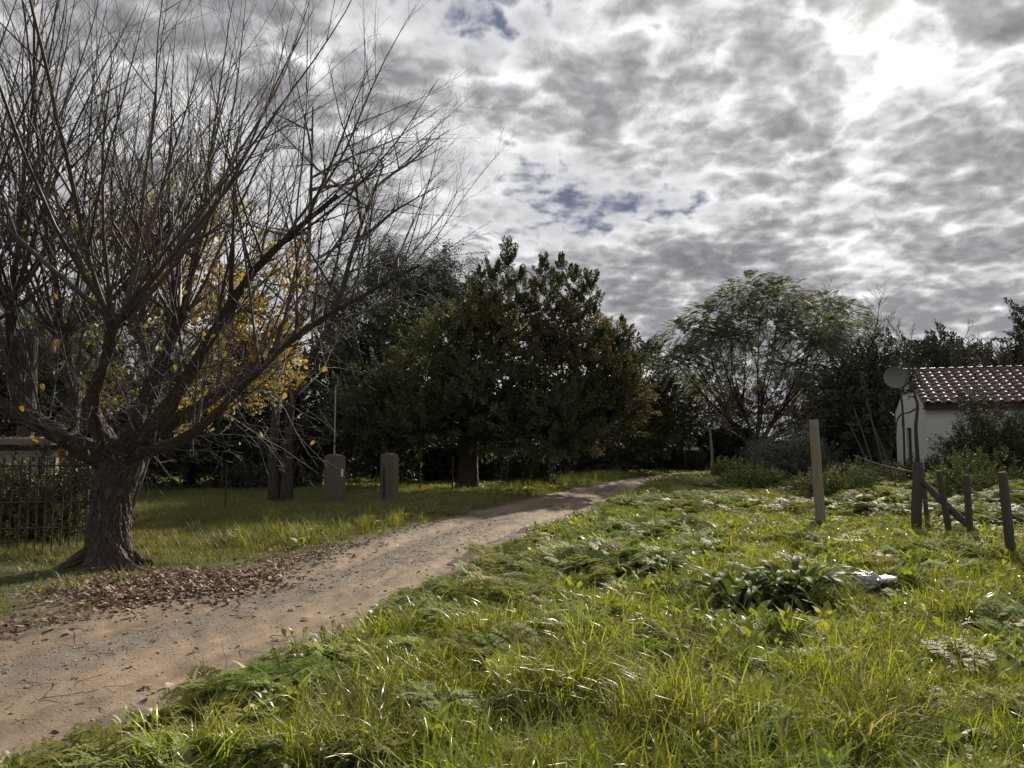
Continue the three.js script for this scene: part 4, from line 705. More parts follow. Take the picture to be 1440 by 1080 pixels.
{ const b = at(972, 631, 52); const T = thing('white_panel', 'small white board above the hedge at the lane end', 'panel', [b.x, 0, b.z]); mesh('board', box(1.0, 0.18, 0.04, 0, b.y, 0), M.white, T); for (const x of [-0.4, 0.4]) mesh('leg', box(0.06, b.y - 0.06, 0.06, x, b.y / 2 - 0.06, -0.06), M.oldTimber, T); }
function woodPost(name, label, px0, py0, far, px1, py1, w, mat, round, group) {   // foot and head pixels at that distance
  const b = at(px0, py0, far); b.y = landAt(b.x, far) - 0.15; const t = at(px1, py1, far), dir = t.clone().sub(b), h = dir.length(); dir.normalize();
  const T = thing(name, label, 'post', b.toArray(), 0, group), R = rng(px0 * 3 + py1);
  const pts = path([V(0, 0, 0), dir.clone().multiplyScalar(h * 0.5).add(V(rand(R, -0.01, 0.01), 0, 0)), dir.clone().multiplyScalar(h)], 8);
  const sq = (a) => { const c = Math.abs(Math.cos(a - 0.6)), s = Math.abs(Math.sin(a - 0.6)); return 1 / Math.pow(Math.pow(c, 7) + Math.pow(s, 7), 1 / 7); };
  mesh('shaft', new Shape().tube(pts, taper(pts.length - 1, [w / 2, w / 2, w * 0.46]), 20, (a, t) => (round ? 1 + 0.10 * noise(a * 2 + px0, t * 5) : sq(a)) + 0.05 * noise(a * 5 + px0, t * 12)).build(true), mat, T);
  return T;
}
woodPost('timber_post', 'tall square weathered timber post standing alone in the weeds', 1156, 756, 14.2, 1144, 590, 0.145, M.timber, false);
const FG = 'old fence posts in the meadow';
woodPost('fence_post', 'stout round fence post carrying the diagonal brace', 1288, 758, 13.4, 1291, 650, 0.17, M.oldTimber, true, FG);
woodPost('fence_post', 'thin fence post right behind the stout post', 1306, 748, 14.0, 1298, 664, 0.075, M.oldTimber, true, FG);
woodPost('fence_post', 'leaning thin fence post crossing the diagonal brace', 1339, 764, 12.9, 1320, 662, 0.085, M.oldTimber, false, FG);
woodPost('fence_post', 'upright thin fence post beyond the brace end', 1364, 764, 12.6, 1359, 668, 0.09, M.oldTimber, false, FG);
woodPost('fence_post', 'tall black leaning fence post at the near end of the wire', 1424, 802, 10.3, 1409, 664, 0.10, M.oldTimber, false, FG);
{ const a = at(1298, 678, 13.4), b = at(1374, 750, 12.6), T = thing('brace_rail', 'diagonal timber brace leaning on the stout fence post', 'rail'); const p = path([a, a.clone().lerp(b, 0.5).add(V(0, -0.02, 0)), b], 6); mesh('shaft', new Shape().tube(p, taper(p.length - 1, [0.055, 0.06, 0.05]), 12, (q, t) => 1 + 0.15 * noise(q * 2, t * 7)).build(true), M.oldTimber, T); }
{ const W = (label, pts, r = 0.0028) => { const T = thing('fence_wire', label, 'wire', [0, 0, 0], 0, 'rusty wires of the meadow fence'), p = path(pts.map((q) => at(...q)), 8); mesh('strand', new Shape().tube(p, p.map(() => r), 5).build(), M.wire, T); };
  W('upper fence wire running from stout post to near post', [[1290, 668, 13.3], [1323, 682, 12.8], [1360, 690, 12.5], [1412, 690, 10.25], [1450, 690, 9.4]]); W('middle fence wire below the upper one', [[1288, 700, 13.3], [1328, 712, 12.8], [1362, 720, 12.5], [1416, 735, 10.25], [1450, 742, 9.4]]); W('lowest fence wire near the weeds', [[1290, 725, 13.3], [1334, 742, 12.8], [1364, 750, 12.5], [1420, 768, 10.25], [1450, 780, 9.4]]);
  W('loose bent end of wire hanging at the stout post', [[1291, 660, 13.25], [1287, 672, 13.2], [1290, 684, 13.2], [1300, 692, 13.1], [1318, 725, 12.9], [1330, 745, 12.8]], 0.0022); W('long slack wire crossing from scrub to the stout post', [[1200, 640, 16], [1245, 655, 15], [1290, 664, 13.3]]);
  W('tangled dark wire loop below the upright thin post', [[1362, 740, 12.5], [1358, 765, 12.3], [1362, 780, 12.2], [1372, 750, 12.1], [1390, 785, 11.5], [1405, 792, 11]], 0.004); }
// ---------------------------------------------------------------- things lying and growing in the meadow
{ // strap-leaved lily clumps, every leaf a part
  const clump = (label, px, py, far, n, seed, s) => {
    const b = at(px, py, far); b.y = landAt(b.x, far); const T = thing('lily_clump', label, 'plant', b.toArray(), 0, 'strap-leaved lily clumps'), R = rng(seed);
    for (let k = 0; k < n; k++) {
      const a = k * 2.4 + R() * 0.5, len = rand(R, 0.5, 0.8) * s, lift = rand(R, 0.95, 1.5), pts = [], e = V(Math.cos(a), 0, Math.sin(a)); let q = e.clone().multiplyScalar(0.05 + 0.05 * R()), an = lift; q.y = 0.03;
      for (let i = 0; i <= 9; i++) { pts.push(q.clone()); q = q.clone().addScaledVector(e, Math.cos(an) * len / 9).add(V(0, Math.sin(an) * len / 9, 0)); an -= rand(R, 0.12, 0.42) * (i > 2 ? 1.2 : 0.4); }
      const w = rand(R, 0.03, 0.045) * s; mesh('leaf', new Shape().strip(pts, V(-e.z, 0, e.x), (t) => (t >= 1 ? 0.001 : w * (0.55 + 0.6 * Math.sin(Math.PI * Math.min(1, t + 0.1))) * (t > 0.8 ? (1 - t) / 0.2 * 0.8 + 0.2 : 1)), 0.3).build(), M.lily, T);
    }
    mesh('bulb_neck', new Shape().tube([V(0, -0.05, 0), V(0, 0.04, 0), V(0, 0.10, 0)], [0.07, 0.06, 0.03], 12).build(), M.lily, T);
  };
  clump('dark strap-leaved lily clump nearest the lane side of the pair', 1040, 872, 7.1, 30, 161, 1.0); clump('dark strap-leaved lily clump between lane clump and plastic bag', 1118, 872, 7.15, 32, 162, 1.02);
  clump('small strap-leaved lily shoots between the two big clumps', 1082, 876, 6.95, 12, 163, 0.85);
}
{ // crumpled plastic bag
  const b = at(1228, 842, 8.15); b.y = landAt(b.x, 8.15) + 0.14; const g = new THREE.SphereGeometry(1, 64, 40), p = g.attributes.position;
  for (let i = 0; i < p.count; i++) { const x = p.getX(i), y = p.getY(i), z = p.getZ(i), r = 0.75 + 0.5 * Math.abs(noise(x * 2.2 + 4, z * 2.2 + y * 2)) + 0.35 * Math.abs(noise(x * 5 + 1, y * 5 + z * 4)) + 0.12 * noise(x * 13, z * 13 + y * 9), waist = 0.55 + 0.45 * step(0, 0.35, Math.abs(x - 0.25)); p.setXYZ(i, x * 0.25 * r, y * 0.085 * r * waist * (x > 0.25 ? 0.6 : 1), z * 0.13 * r * waist); }
  g.computeVertexNormals(); const T = thing('plastic_bag', 'crumpled whitish plastic bag lying in the weeds', 'plastic bag', b.toArray(), 0.15); mesh('bag', g, M.plastic, T);
  const S = new Shape(); const hp = path([V(0.22, 0.02, 0), V(0.3, 0.05, 0.03), V(0.36, 0.0, 0.06)], 5); S.strip(hp, V(0, 0.3, 1).normalize(), () => 0.02); mesh('handle', S.build(), M.plastic, T);
}
{ const a = at(1168, 782, 11.3), b = at(1212, 806, 9.8), T = thing('fallen_stick', 'thin dark stick slanting in the grass beside the lily clumps', 'stick'); a.y += 0.1; b.y += 0.1; const p = path([a, a.clone().lerp(b, 0.5).add(V(0, 0.03, 0)), b], 6); mesh('shaft', new Shape().tube(p, taper(p.length - 1, [0.008, 0.012, 0.014]), 8).build(), M.oldTimber, T); mesh('side_twig', new Shape().tube([p[5], p[5].clone().add(V(-0.1, 0.1, 0.02)), p[5].clone().add(V(-0.16, 0.22, 0))], [0.006, 0.005, 0.003], 5).build(), M.oldTimber, T); }
{ const R = rng(171); const poles = [[1252, 642, 1218, 560], [1240, 640, 1200, 572], [1262, 640, 1224, 590], [1232, 645, 1196, 600]]; const pl = ['longest pale pole leaning over the scrub beside the house gable', 'pale pole leaning left of the longest one over the scrub', 'short pale pole leaning below the longest one over the scrub', 'lowest leaning pale pole next to the lean-to shed']; poles.forEach(([x0, y0, x1, y1], k) => { const a = at(x0, y0 + 12, 22), b = at(x1, y1, 22.5), T = thing('leaning_pole', pl[k], 'pole', [0, 0, 0], 0, 'poles leaning over the scrub'); a.y = 0.1; const p = path([a, a.clone().lerp(b, 0.5).add(V(0.03 * k, 0.03, 0)), b], 6); mesh('shaft', new Shape().tube(p, taper(p.length - 1, [0.03, 0.025, 0.018]), 8).build(), M.twigGrey, T); }); }
// ---------------------------------------------------------------- grass, weeds, litter
function tuftGeo(R, n, h, spread, wide, bend, seg = 3) {
  const S = new Shape();
  for (let k = 0; k < n; k++) {
    const a = R() * 6.28, e = V(Math.cos(a), 0, Math.sin(a)), l = h * rand(R, 0.5, 1.15), b = rand(R, 0.15, 1) * bend, r0 = Math.sqrt(R()) * spread, a0 = R() * 6.28, pts = []; let q = V(Math.cos(a0) * r0, -0.02, Math.sin(a0) * r0), an = 1.5 - 0.35 * R();
    for (let i = 0; i <= seg; i++) { pts.push(q.clone()); q = q.clone().addScaledVector(e, Math.cos(an) * l / seg).add(V(0, Math.sin(an) * l / seg, 0)); an -= b / seg * (1 + i); }
    const tw = rand(R, -0.6, 0.6), ac = V(-e.z, 0, e.x).applyAxisAngle(e, tw); S.strip(pts, ac, (t) => (t >= 1 ? 0 : wide * rand(R, 0.9, 1.1) * (1 - t * 0.55)));
  }
  return S.build();
}
function weedGeo(R, n, leaf, wide, lift, stalk) {   // rosette of broad leaves
  const S = new Shape();
  for (let k = 0; k < n; k++) {
    const a = k * 2.4 + R(), e = V(Math.cos(a), 0, Math.sin(a)), l = leaf * rand(R, 0.6, 1.15), pts = []; let an = lift * rand(R, 0.75, 1.2), q = e.clone().multiplyScalar(0.02); const st = stalk * rand(R, 0.6, 1.2), foot = q.clone(); q.addScaledVector(e, Math.cos(an) * st).add(V(0, Math.sin(an) * st, 0)); S.tube([foot, q], [0.003, 0.0025], 3);
    for (let i = 0; i <= 6; i++) { pts.push(q.clone()); q = q.clone().addScaledVector(e, Math.cos(an) * l / 6).add(V(0, Math.sin(an) * l / 6, 0)); an -= rand(R, 0.08, 0.28); }
    const ac = V(-e.z, 0, e.x).applyAxisAngle(e, rand(R, -0.5, 0.5)), ph = R() * 6; S.strip(pts, ac, (t) => (t >= 1 ? 0.0004 : wide * l / leaf * Math.sin(Math.PI * Math.pow(t * 0.95 + 0.05, 0.75)) * (1 + 0.12 * Math.sin(t * 22 + ph))), 0.22);
  }
  return S.build();
}
function fernGeo(R, n, len, rise) {   // a fern-leaved umbellifer: bipinnate fronds spreading flat
  const S = new Shape();
  for (let f = 0; f < n; f++) {
    const a = f * 2.4 + R(), e = V(Math.cos(a), 0, Math.sin(a)), side = V(-e.z, 0, e.x), l = len * rand(R, 0.7, 1.15), pts = []; let an = rise * rand(R, 0.7, 1.2), q = V(0, 0, 0);
    for (let i = 0; i <= 10; i++) { pts.push(q.clone()); q = q.clone().addScaledVector(e, Math.cos(an) * l / 10).add(V(0, Math.sin(an) * l / 10, 0)); an -= 0.13 + 0.06 * R(); }
    S.tube(pts, pts.map((_, k) => 0.003 - 0.0002 * k), 3);
    for (let i = 3; i <= 10; i++) for (const s of [-1, 1]) {
      const t = i / 10, pl = l * 0.36 * Math.sin(Math.PI * (0.18 + 0.78 * (1 - t) ** 0.8 * 0.9)) * rand(R, 0.8, 1.15), d = side.clone().multiplyScalar(s).addScaledVector(e, 0.55).add(V(0, rand(R, -0.25, 0.15), 0)).normalize(), pb = pts[i];
      for (let j = 1; j <= 4; j++) for (const z of [-1, 1]) {   // leaflets
        const b = pb.clone().addScaledVector(d, pl * j / 4), ll = pl * 0.5 * (1.25 - j * 0.2), ld = e.clone().multiplyScalar(z).addScaledVector(d, 0.9).add(V(0, rand(R, -0.3, 0.2), 0)).normalize(), ac = ld.clone().cross(UPV).normalize();
        S.strip([b, b.clone().addScaledVector(ld, ll * 0.55), b.clone().addScaledVector(ld, ll)], ac, (q2) => (q2 === 1 ? 0 : q2 ? ll * 0.24 : ll * 0.1));
      }
    }
  }
  return S.build();
}
const RV = rng(201);
const TALL = [tuftGeo(RV, 16, 0.40, 0.06, 0.0036, 0.75, 4), tuftGeo(RV, 14, 0.46, 0.06, 0.0042, 1.25, 5), tuftGeo(RV, 18, 0.32, 0.06, 0.0032, 0.9, 4)];
const MIDG = [tuftGeo(RV, 16, 0.30, 0.09, 0.0055, 0.9, 3), tuftGeo(RV, 14, 0.24, 0.10, 0.006, 1.1, 3)];
const SHORT = [tuftGeo(RV, 18, 0.085, 0.07, 0.0035, 0.9, 2), tuftGeo(RV, 16, 0.12, 0.08, 0.004, 0.8, 2)];
const ROUGH = [tuftGeo(RV, 18, 0.22, 0.10, 0.006, 0.9, 2), tuftGeo(RV, 16, 0.30, 0.10, 0.006, 0.7, 3)];
const BROAD = [tuftGeo(RV, 7, 0.42, 0.05, 0.010, 1.5, 6), tuftGeo(RV, 6, 0.36, 0.05, 0.012, 1.3, 6)];
const DOCK = [weedGeo(RV, 7, 0.20, 0.042, 1.4, 0.13), weedGeo(RV, 6, 0.24, 0.045, 1.35, 0.15), weedGeo(RV, 8, 0.14, 0.04, 1.2, 0.09)];
const FERN = [fernGeo(RV, 8, 0.32, 1.15), fernGeo(RV, 9, 0.36, 1.0), fernGeo(RV, 7, 0.28, 1.25)];
const GREEN = (R, a = 1) => ((g) => lin(g * rand(R, 0.76, 1.02), g, g * 0.06))(rand(R, 0.12, 0.35)).multiplyScalar(a);
// fern-weed mounds: [x, d, radius x, radius d, height]
const MOUNDS = [[1.0, 9.2, 1.0, 1.0, 0.14], [-0.1, 7.0, 0.7, 0.8, 0.10], [5.3, 18.5, 2.0, 2.2, 0.16], [6.6, 17.4, 1.3, 1.6, 0.2], [2.4, 13.4, 0.9, 1.4, 0.12], [8.2, 17.0, 1.7, 1.4, 0.4], [11.2, 16.0, 2.2, 2.0, 0.6], [9.6, 14.6, 1.6, 1.0, 0.3], [10.8, 19.5, 3.0, 2.2, 0.6], [-1.35, 4.9, 0.6, 0.5, 0.08], [4.4, 6.0, 0.6, 0.5, 0.1], [3.2, 4.2, 0.7, 0.3, 0.06], [0.6, 5.9, 0.5, 0.3, 0.08], [13, 13.5, 2.5, 2.5, 0.6]];
const mound = (x, d) => { let m = 0, h = 0; for (const [cx, cd, rx, rd, hh] of MOUNDS) { const g = Math.exp(-(((x - cx) / rx) ** 2 + ((d - cd) / rd) ** 2) * 1.2); m = Math.max(m, g); h = Math.max(h, g * hh); } return [m, h]; };
const lists = {}; const put = (key, m, c) => (lists[key] ??= []).push([m, c]);
function scatter(R, n, d0, d1, f) { for (let k = 0; k < n; k++) { const d = Math.sqrt(mix(d0 * d0, d1 * d1, R())), w = 0.70 * d + 1.2, x = mix(-w, w, R()); f(x, d, offRoad(x, d)); } }
const LILY = [[2.1, 7.0], [2.62, 7.05], [2.35, 6.75]], nearLily = (x, d) => LILY.some(([a, b]) => Math.hypot(x - a, d - b) < 0.36), lilyFront = (x, d) => Math.hypot((x - 2.3) / 0.8, (d - 6.5) / 0.5) < 1, bag = (x, d) => Math.hypot((x - 3.85) / 0.5, (d - 7.75) / 0.6) < 1;
const LEAFY = [weedGeo(RV, 18, 0.075, 0.020, 1.25, 0.16), weedGeo(RV, 16, 0.09, 0.026, 1.1, 0.13), weedGeo(RV, 20, 0.06, 0.018, 1.35, 0.2)];
const weedAt = (x, d) => clamp(0.30 + 1.5 * fbm(x * 0.7 + 25, d * 0.7 - 8, 3) + 0.9 * Math.exp(-(((x - 3.2) / 2.0) ** 2 + ((d - 6.0) / 1.1) ** 2)) + 0.7 * Math.exp(-(((x + 1.2) / 0.8) ** 2 + ((d - 4.4) / 1.0) ** 2)) + 0.4 * Math.exp(-(((x - 6) / 3) ** 2 + ((d - 11) / 2.5) ** 2)) - 0.7 * Math.exp(-(((x - 0.6) / 1.2) ** 2 + ((d - 4.0) / 0.8) ** 2)));
{ // meadow, near
  const R = rng(211);
  scatter(R, 52000, 2.6, 11, (x, d, o) => {
    if (o.right < 0.02 || nearLily(x, d) || bag(x, d)) return; const edge = step(0, 0.7, o.right); if (R() > 0.35 + 0.65 * edge) return;
    const ck = clamp(cells(x * 1.5 + 3, d * 1.5 + 8) + 0.55); if (R() > 0.30 + 0.95 * ck || R() < 0.72 * weedAt(x, d)) return; const y = landAt(x, d), n = fbm(x * 0.9 + 5, d * 0.9, 3), [m] = mound(x, d), thin = fbm(x * 2.2, d * 2.2 + 40, 2); if (thin < -0.32 && R() < 0.7) return;
    const s = mix(0.45, 1, edge) * rand(R, 0.55, 1.2) * (1 + 0.5 * n) * (d > 7 ? 0.72 : 1) * (1 - 0.45 * Math.exp(-(((x - 2.3) / 0.9) ** 2 + ((d - 6.4) / 0.55) ** 2))) * (1 - 0.35 * m) * (0.42 + 0.68 * ck), wind = 0.10 + 0.35 * noise(x * 1.1, d * 1.1), wind2 = 0.3 * noise(x * 1.1 + 50, d * 1.1);
    put('TALL' + Math.floor(R() * 3), place(V(x, y, -d), R() * 6.28, 0, 0, s * 1.05, s).premultiply(new THREE.Matrix4().makeTranslation(-x, -y, d)).premultiply(new THREE.Matrix4().makeRotationFromEuler(new THREE.Euler(wind2, 0, -wind))).premultiply(new THREE.Matrix4().makeTranslation(x, y, -d)), R() < 0.03 ? lin(0.34, 0.27, 0.12) : GREEN(R, 1 + 0.4 * n + 0.2 * noise(x * 2.3 + 60, d * 2.3)));
  });
  scatter(R, 5200, 3, 13, (x, d, o) => { if (o.right < 0.25 || nearLily(x, d) || bag(x, d)) return; const n = fbm(x * 0.8 + 15, d * 0.8 + 3, 2) + step(0, 3, x) * 0.35 - 0.1; if (R() > 0.25 + n) return; const s = rand(R, 0.6, 1.05); put('BROAD' + Math.floor(R() * 2), place(V(x, landAt(x, d), -d), R() * 6.28, 0, -0.1, s), GREEN(R, 0.9)); });
  scatter(R, 12000, 3, 16, (x, d, o) => {   // broad-leaved weeds, thick right of the lily clumps and by the near road edge
    if (o.right < 0.12 || nearLily(x, d) || bag(x, d)) return; const n = fbm(x * 0.9 + 25, d * 0.9 - 8, 3), pref = 1.0 * Math.exp(-(((x - 3.0) / 2.0) ** 2 + ((d - 6.1) / 1.0) ** 2)) + 0.9 * Math.exp(-(((x + 1.3) / 0.7) ** 2 + ((d - 4.2) / 0.8) ** 2)) + 0.5 * Math.exp(-(((x - 2.2) / 1.2) ** 2 + ((d - 4.6) / 0.6) ** 2)) + 0.35 * Math.exp(-(((x - 5) / 3) ** 2 + ((d - 11) / 2) ** 2));
    if (R() > 0.10 + 0.8 * pref + 0.35 * weedAt(x, d)) return; const s = rand(R, 0.45, 0.95), gq = rand(R, 0.22, 0.40), c = lin(gq * rand(R, 0.72, 0.98), gq, 0.028); put('DOCK' + Math.floor(R() * 3), place(V(x, landAt(x, d), -d), R() * 6.28, 0, -0.08, s), c);
  });
  scatter(R, 24000, 3, 15, (x, d, o) => {   // small-leaved bushy weeds in thick patches
    if (o.right < 0.1 || nearLily(x, d) || bag(x, d)) return; const w = weedAt(x, d); if (R() > w * 0.85) return; const s = rand(R, 0.6, 1.3) * (0.75 + 0.35 * noise(x * 1.6, d * 1.6)) * (lilyFront(x, d) ? 0.5 : 1), g = rand(R, 0.13, 0.29); put('LEAFY' + Math.floor(R() * 3), place(V(x, landAt(x, d), -d), R() * 6.28, rand(R, -0.2, 0.2), rand(R, -0.2, 0.2), s), lin(g * rand(R, 0.74, 1.0), g, g * 0.10)); });
  scatter(R, 26000, 3, 24, (x, d, o) => {   // fern-leaved weeds
    if (o.right < 0.1 || nearLily(x, d) || bag(x, d) || lilyFront(x, d)) return; const [m, h] = mound(x, d), side = 1.0 * Math.exp(-(((o.right - 0.7) / 0.7) ** 2)) * step(20, 7, d), n = fbm(x * 0.8 - 30, d * 0.8 + 4, 3);
    if (R() > (m > 0.25 ? m * 1.0 : 0) + side * (0.6 + n) + 0.05 + 0.9 * Math.max(0, n - 0.06) + 0.12 * weedAt(x, d)) return; const s = rand(R, 0.5, 1.15) * (0.85 + 0.9 * h) * (d < 8 ? 0.85 : 1);
    put('FERN' + Math.floor(R() * 3), place(V(x, landAt(x, d) + (d < 12 ? rand(R, 0.03, 0.16) : 0.06) + h * rand(R, 0.0, 1.05), -d), R() * 6.28, rand(R, -0.45, 0.45), rand(R, -0.45, 0.45), s), lin(mix(0.19, 0.27, R()), mix(0.225, 0.29, R()), mix(0.04, 0.06, R())).multiplyScalar(rand(R, 0.75, 1.2)));
  });
  // meadow, further off
  scatter(R, 60000, 10, 30, (x, d, o) => { if (o.right < 0.05) return; const n = fbm(x * 0.5 + 5, d * 0.5, 3), dry = Math.exp(-(((x - 7.6) / 1.6) ** 2 + ((d - 13.8) / 1.0) ** 2)) * 1.2 + clamp(fbm(x * 0.4 + 50, d * 0.4, 2) * 2 - 0.3), edge = step(0, 0.9, o.right), s = mix(0.5, 1, edge) * rand(R, 0.65, 1.15) * (1 + 0.3 * n); const c = GREEN(R, 0.92 + 0.3 * n); c.lerp(lin(0.26, 0.20, 0.085), clamp(dry * 0.6 * R())); put('MIDG' + (R() < 0.5 ? 0 : 1), place(V(x, landAt(x, d), -d), R() * 6.28, 0, -0.1 + rand(R, -0.15, 0.15), s * (d > 18 ? 1.4 : 1), s), c); });
  scatter(R, 26000, 28, 60, (x, d, o) => { if (Math.max(o.right, o.left) < 0.1 || x < -22) return; const s = rand(R, 0.8, 1.5) * (o.left > 0 ? 0.6 : 1); put('MIDG' + (R() < 0.5 ? 0 : 1), place(V(x, landAt(x, d), -d), R() * 6.28, 0, 0, s * 2, s), GREEN(R, 0.8)); });
  scatter(R, 9000, 19, 42, (x, d, o) => { if (o.right < 0.5) return; const n = fbm(x * 0.5 + 13, d * 0.5, 3); if (R() > 0.35 + n) return; const s = rand(R, 1.0, 2.2), q = R(), c = GREEN(R, 0.75); if (R() < 0.25) c.lerp(lin(0.17, 0.12, 0.07), 0.7); put(q < 0.4 ? 'DOCK2' : q < 0.7 ? 'ROUGH1' : 'FERN2', place(V(x, landAt(x, d), -d), R() * 6.28, 0, 0, s), c); });
  // lawn on the left: mown near the verge, rough strips by the pillars and the ditch
  scatter(R, 95000, 6, 30, (x, d, o) => {
    if (o.left < 0.06) return; const lit = Math.exp(-(((x + 3.9) / 1.3) ** 2 + ((d - 8.9) / 1.1) ** 2)); if (R() < lit * 1.5 || R() < 0.75 * step(0.8, 0, o.left)) return;
    const strip = Math.exp(-(((o.left - 2.0) / 1.0) ** 2)) * step(11.5, 13, d) + Math.exp(-(((d - 20.5) / 1.8) ** 2)) * 0.7 * step(9, 4, o.left), n = fbm(x * 0.6, d * 0.6 + 70, 3); const c = lin(mix(0.13, 0.2, R()), mix(0.145, 0.19, R()), mix(0.016, 0.028, R())).multiplyScalar(rand(R, 0.7, 1.1) * (1 + 0.3 * n)); if (o.left < 1.3) c.lerp(lin(0.22, 0.18, 0.06), 0.35 * R());
    if (R() < strip * 0.8 + 0.12 * n) { const s = rand(R, 0.5, 1.1); put('ROUGH' + (R() < 0.5 ? 0 : 1), place(V(x, landAt(x, d), -d), R() * 6.28, 0, rand(R, -0.15, 0.15), s * 1.15, s), c); }
    else { const s = rand(R, 0.6, 1.2) * (d > 16 ? 1.5 : 1) * (o.left < 1.2 || d < 10.5 ? 0.62 : 1.15); put('SHORT' + (R() < 0.5 ? 0 : 1), place(V(x, landAt(x, d), -d), R() * 6.28, 0, 0, s * 1.3, s), c); }
  });
  // weeds on the left verge under the oak and by the pillars
  scatter(R, 20000, 12, 44, (x, d, o) => { if (o.left < 0.3 || o.left > 3.2) return; const n = fbm(x * 0.7 + 3, d * 0.7, 2), v = Math.exp(-(((o.left - 1.3) / 0.9) ** 2)); if (R() > v * (0.9 + n)) return; const s = rand(R, 0.7, 1.6) * (d > 24 ? 1.4 : 1); const fern = R() < 0.35; put(fern ? 'DOCK2' : 'ROUGH1', place(V(x, landAt(x, d), -d), R() * 6.28, 0, 0, fern ? s * 0.75 : s), GREEN(R, 0.85)); });
  const G = { TALL, BROAD, DOCK, LEAFY, FERN, MIDG, SHORT, ROUGH }, mats = { TALL: M.grass, BROAD: M.grass, DOCK: M.dock, LEAFY: M.dock, FERN: M.fern, MIDG: M.grass, SHORT: M.lawn, ROUGH: M.lawn };
  const text = { TALL: ['meadow_grass', 'long sunlit grass blades filling the near meadow', 'grass'], BROAD: ['broad_grass', 'broad arching grass blades among the meadow grass', 'grass'], DOCK: ['leafy_weeds', 'broad-leaved yellow-green weeds in the meadow', 'weeds'], LEAFY: ['bushy_weeds', 'thick patches of small-leaved green weeds in the meadow', 'weeds'], FERN: ['ferny_weeds', 'fern-leaved weeds with silvery sheen in mounds', 'weeds'], MIDG: ['far_meadow_grass', 'grass of the farther meadow up to the lane end', 'grass'], SHORT: ['lawn_grass', 'short lawn grass left of the lane', 'grass'], ROUGH: ['rough_grass', 'taller rough grass along the lawn edge', 'grass'] };
  for (const [k, l] of Object.entries(lists)) { const b = k.slice(0, -1); tagged(instanced(text[b][0], G[b][+k.at(-1)], mats[b], l), text[b][1], text[b][2], text[b][1]); }
}
{ // fallen leaves, pebbles, twigs
  const R = rng(221), A = [leafGeo(0.075, 0.055, 0.35, 0.35), leafGeo(0.065, 0.05, -0.4, 0.3), leafGeo(0.055, 0.045, 0.6, 0.5)], l = [[], [], []];
  const tone = () => { const q = R(); return (q < 0.12 ? lin(0.42, 0.32, 0.23) : q < 0.5 ? lin(0.16, 0.095, 0.06) : q < 0.8 ? lin(0.10, 0.062, 0.042) : lin(0.22, 0.14, 0.08)).multiplyScalar(rand(R, 0.7, 1.25)); };
  const drop = (x, d, lift) => { const o = offRoad(x, d), y = Math.max(landAt(x, d), Math.max(o.left, o.right) < 0.3 ? roadHeight(x, d, o) + 0.012 : -1) + 0.008 + lift; l[Math.floor(R() * 3)].push([place(V(x, y, -d), R() * 6.28, -1.57 + rand(R, -0.5, 0.5), rand(R, -0.6, 0.6), rand(R, 0.6, 1.15)), tone()]); };
  const gauss = () => (R() + R() + R() - 1.5) / 0.75;
  for (let k = 0; k < 4600; k++) drop(-3.95 + gauss() * 0.85 + 0, 9.1 + gauss() * 0.75, 0.03 * R());
  for (let k = 0; k < 1500; k++) { const d = rand(R, 6, 13); drop(along(RL, d) - 0.25 + gauss() * 0.5, d, 0.01 * R()); }
  for (let k = 0; k < 900; k++) { const t = R(); drop(-5.9 - 3.3 * t + gauss() * 0.15, 11.9 - 1.25 * t - 0.15 + gauss() * 0.2, 0.02 * R()); }
  for (let k = 0; k < 220; k++) { const d = rand(R, 4, 16); drop(mix(along(RL, d), along(RR, d), R()), d, 0); }
  for (let k = 0; k < 500; k++) drop(rand(R, -9, -3), rand(R, 8, 16), 0.05);
  for (let k = 0; k < 700; k++) { const p = V(rand(R, -17, -10), 1.815 + 0.015 * R(), -rand(R, 16.2, 18.8)); l[k % 3].push([place(p, R() * 6, -1.57 + rand(R, -0.4, 0.4), rand(R, -0.4, 0.4), rand(R, 0.8, 1.3)), tone()]); }
  l.forEach((q, k) => tagged(instanced('fallen_leaves', A[k], M.dead, q), 'brown fallen leaves heaped below the pollard and scattered around', 'leaves', 'fallen leaves'));
  const st = [0, 1, 2].map((k) => { const g = new THREE.IcosahedronGeometry(1, 1), p = g.attributes.position; for (let i = 0; i < p.count; i++) { const f = 0.8 + 0.4 * noise(p.getX(i) * 1.3 + k * 9, p.getY(i) * 1.3 + p.getZ(i)); p.setXYZ(i, p.getX(i) * f, p.getY(i) * f * 0.6, p.getZ(i) * f * 0.8); } g.computeVertexNormals(); return g; }), sl = [[], [], []];
  for (let k = 0; k < 17000; k++) { const d = 3 + 24 * Math.pow(R(), 1.7), t = R() < 0.6 ? clamp(0.44 + gauss() * 0.17) : R(), x = mix(along(RL, d), along(RR, d), t), o = offRoad(x, d), big = R() < 0.04, s = (big ? rand(R, 0.010, 0.022) : rand(R, 0.003, 0.009)), c = lin(0.27, 0.225, 0.18).lerp(lin(0.18, 0.15, 0.125), R()).multiplyScalar(rand(R, 0.6, 1.35)); sl[k % 3].push([place(V(x, roadHeight(x, d, o) + 0.012 + s * 0.15, -d), R() * 6.28, 0, 0, s), c]); }
  for (let k = 0; k < 2600; k++) { const d = rand(R, 3, 26), e = R() < 0.6, x = (e ? along(RR, d) : along(RL, d)) + gauss() * 0.18, o = offRoad(x, d), s = rand(R, 0.008, 0.028); sl[k % 3].push([place(V(x, Math.max(landAt(x, d), roadHeight(x, d, o) + 0.012) + s * 0.1, -d), R() * 6.28, 0, 0, s), lin(0.15, 0.11, 0.075).multiplyScalar(rand(R, 0.6, 1.5))]); }
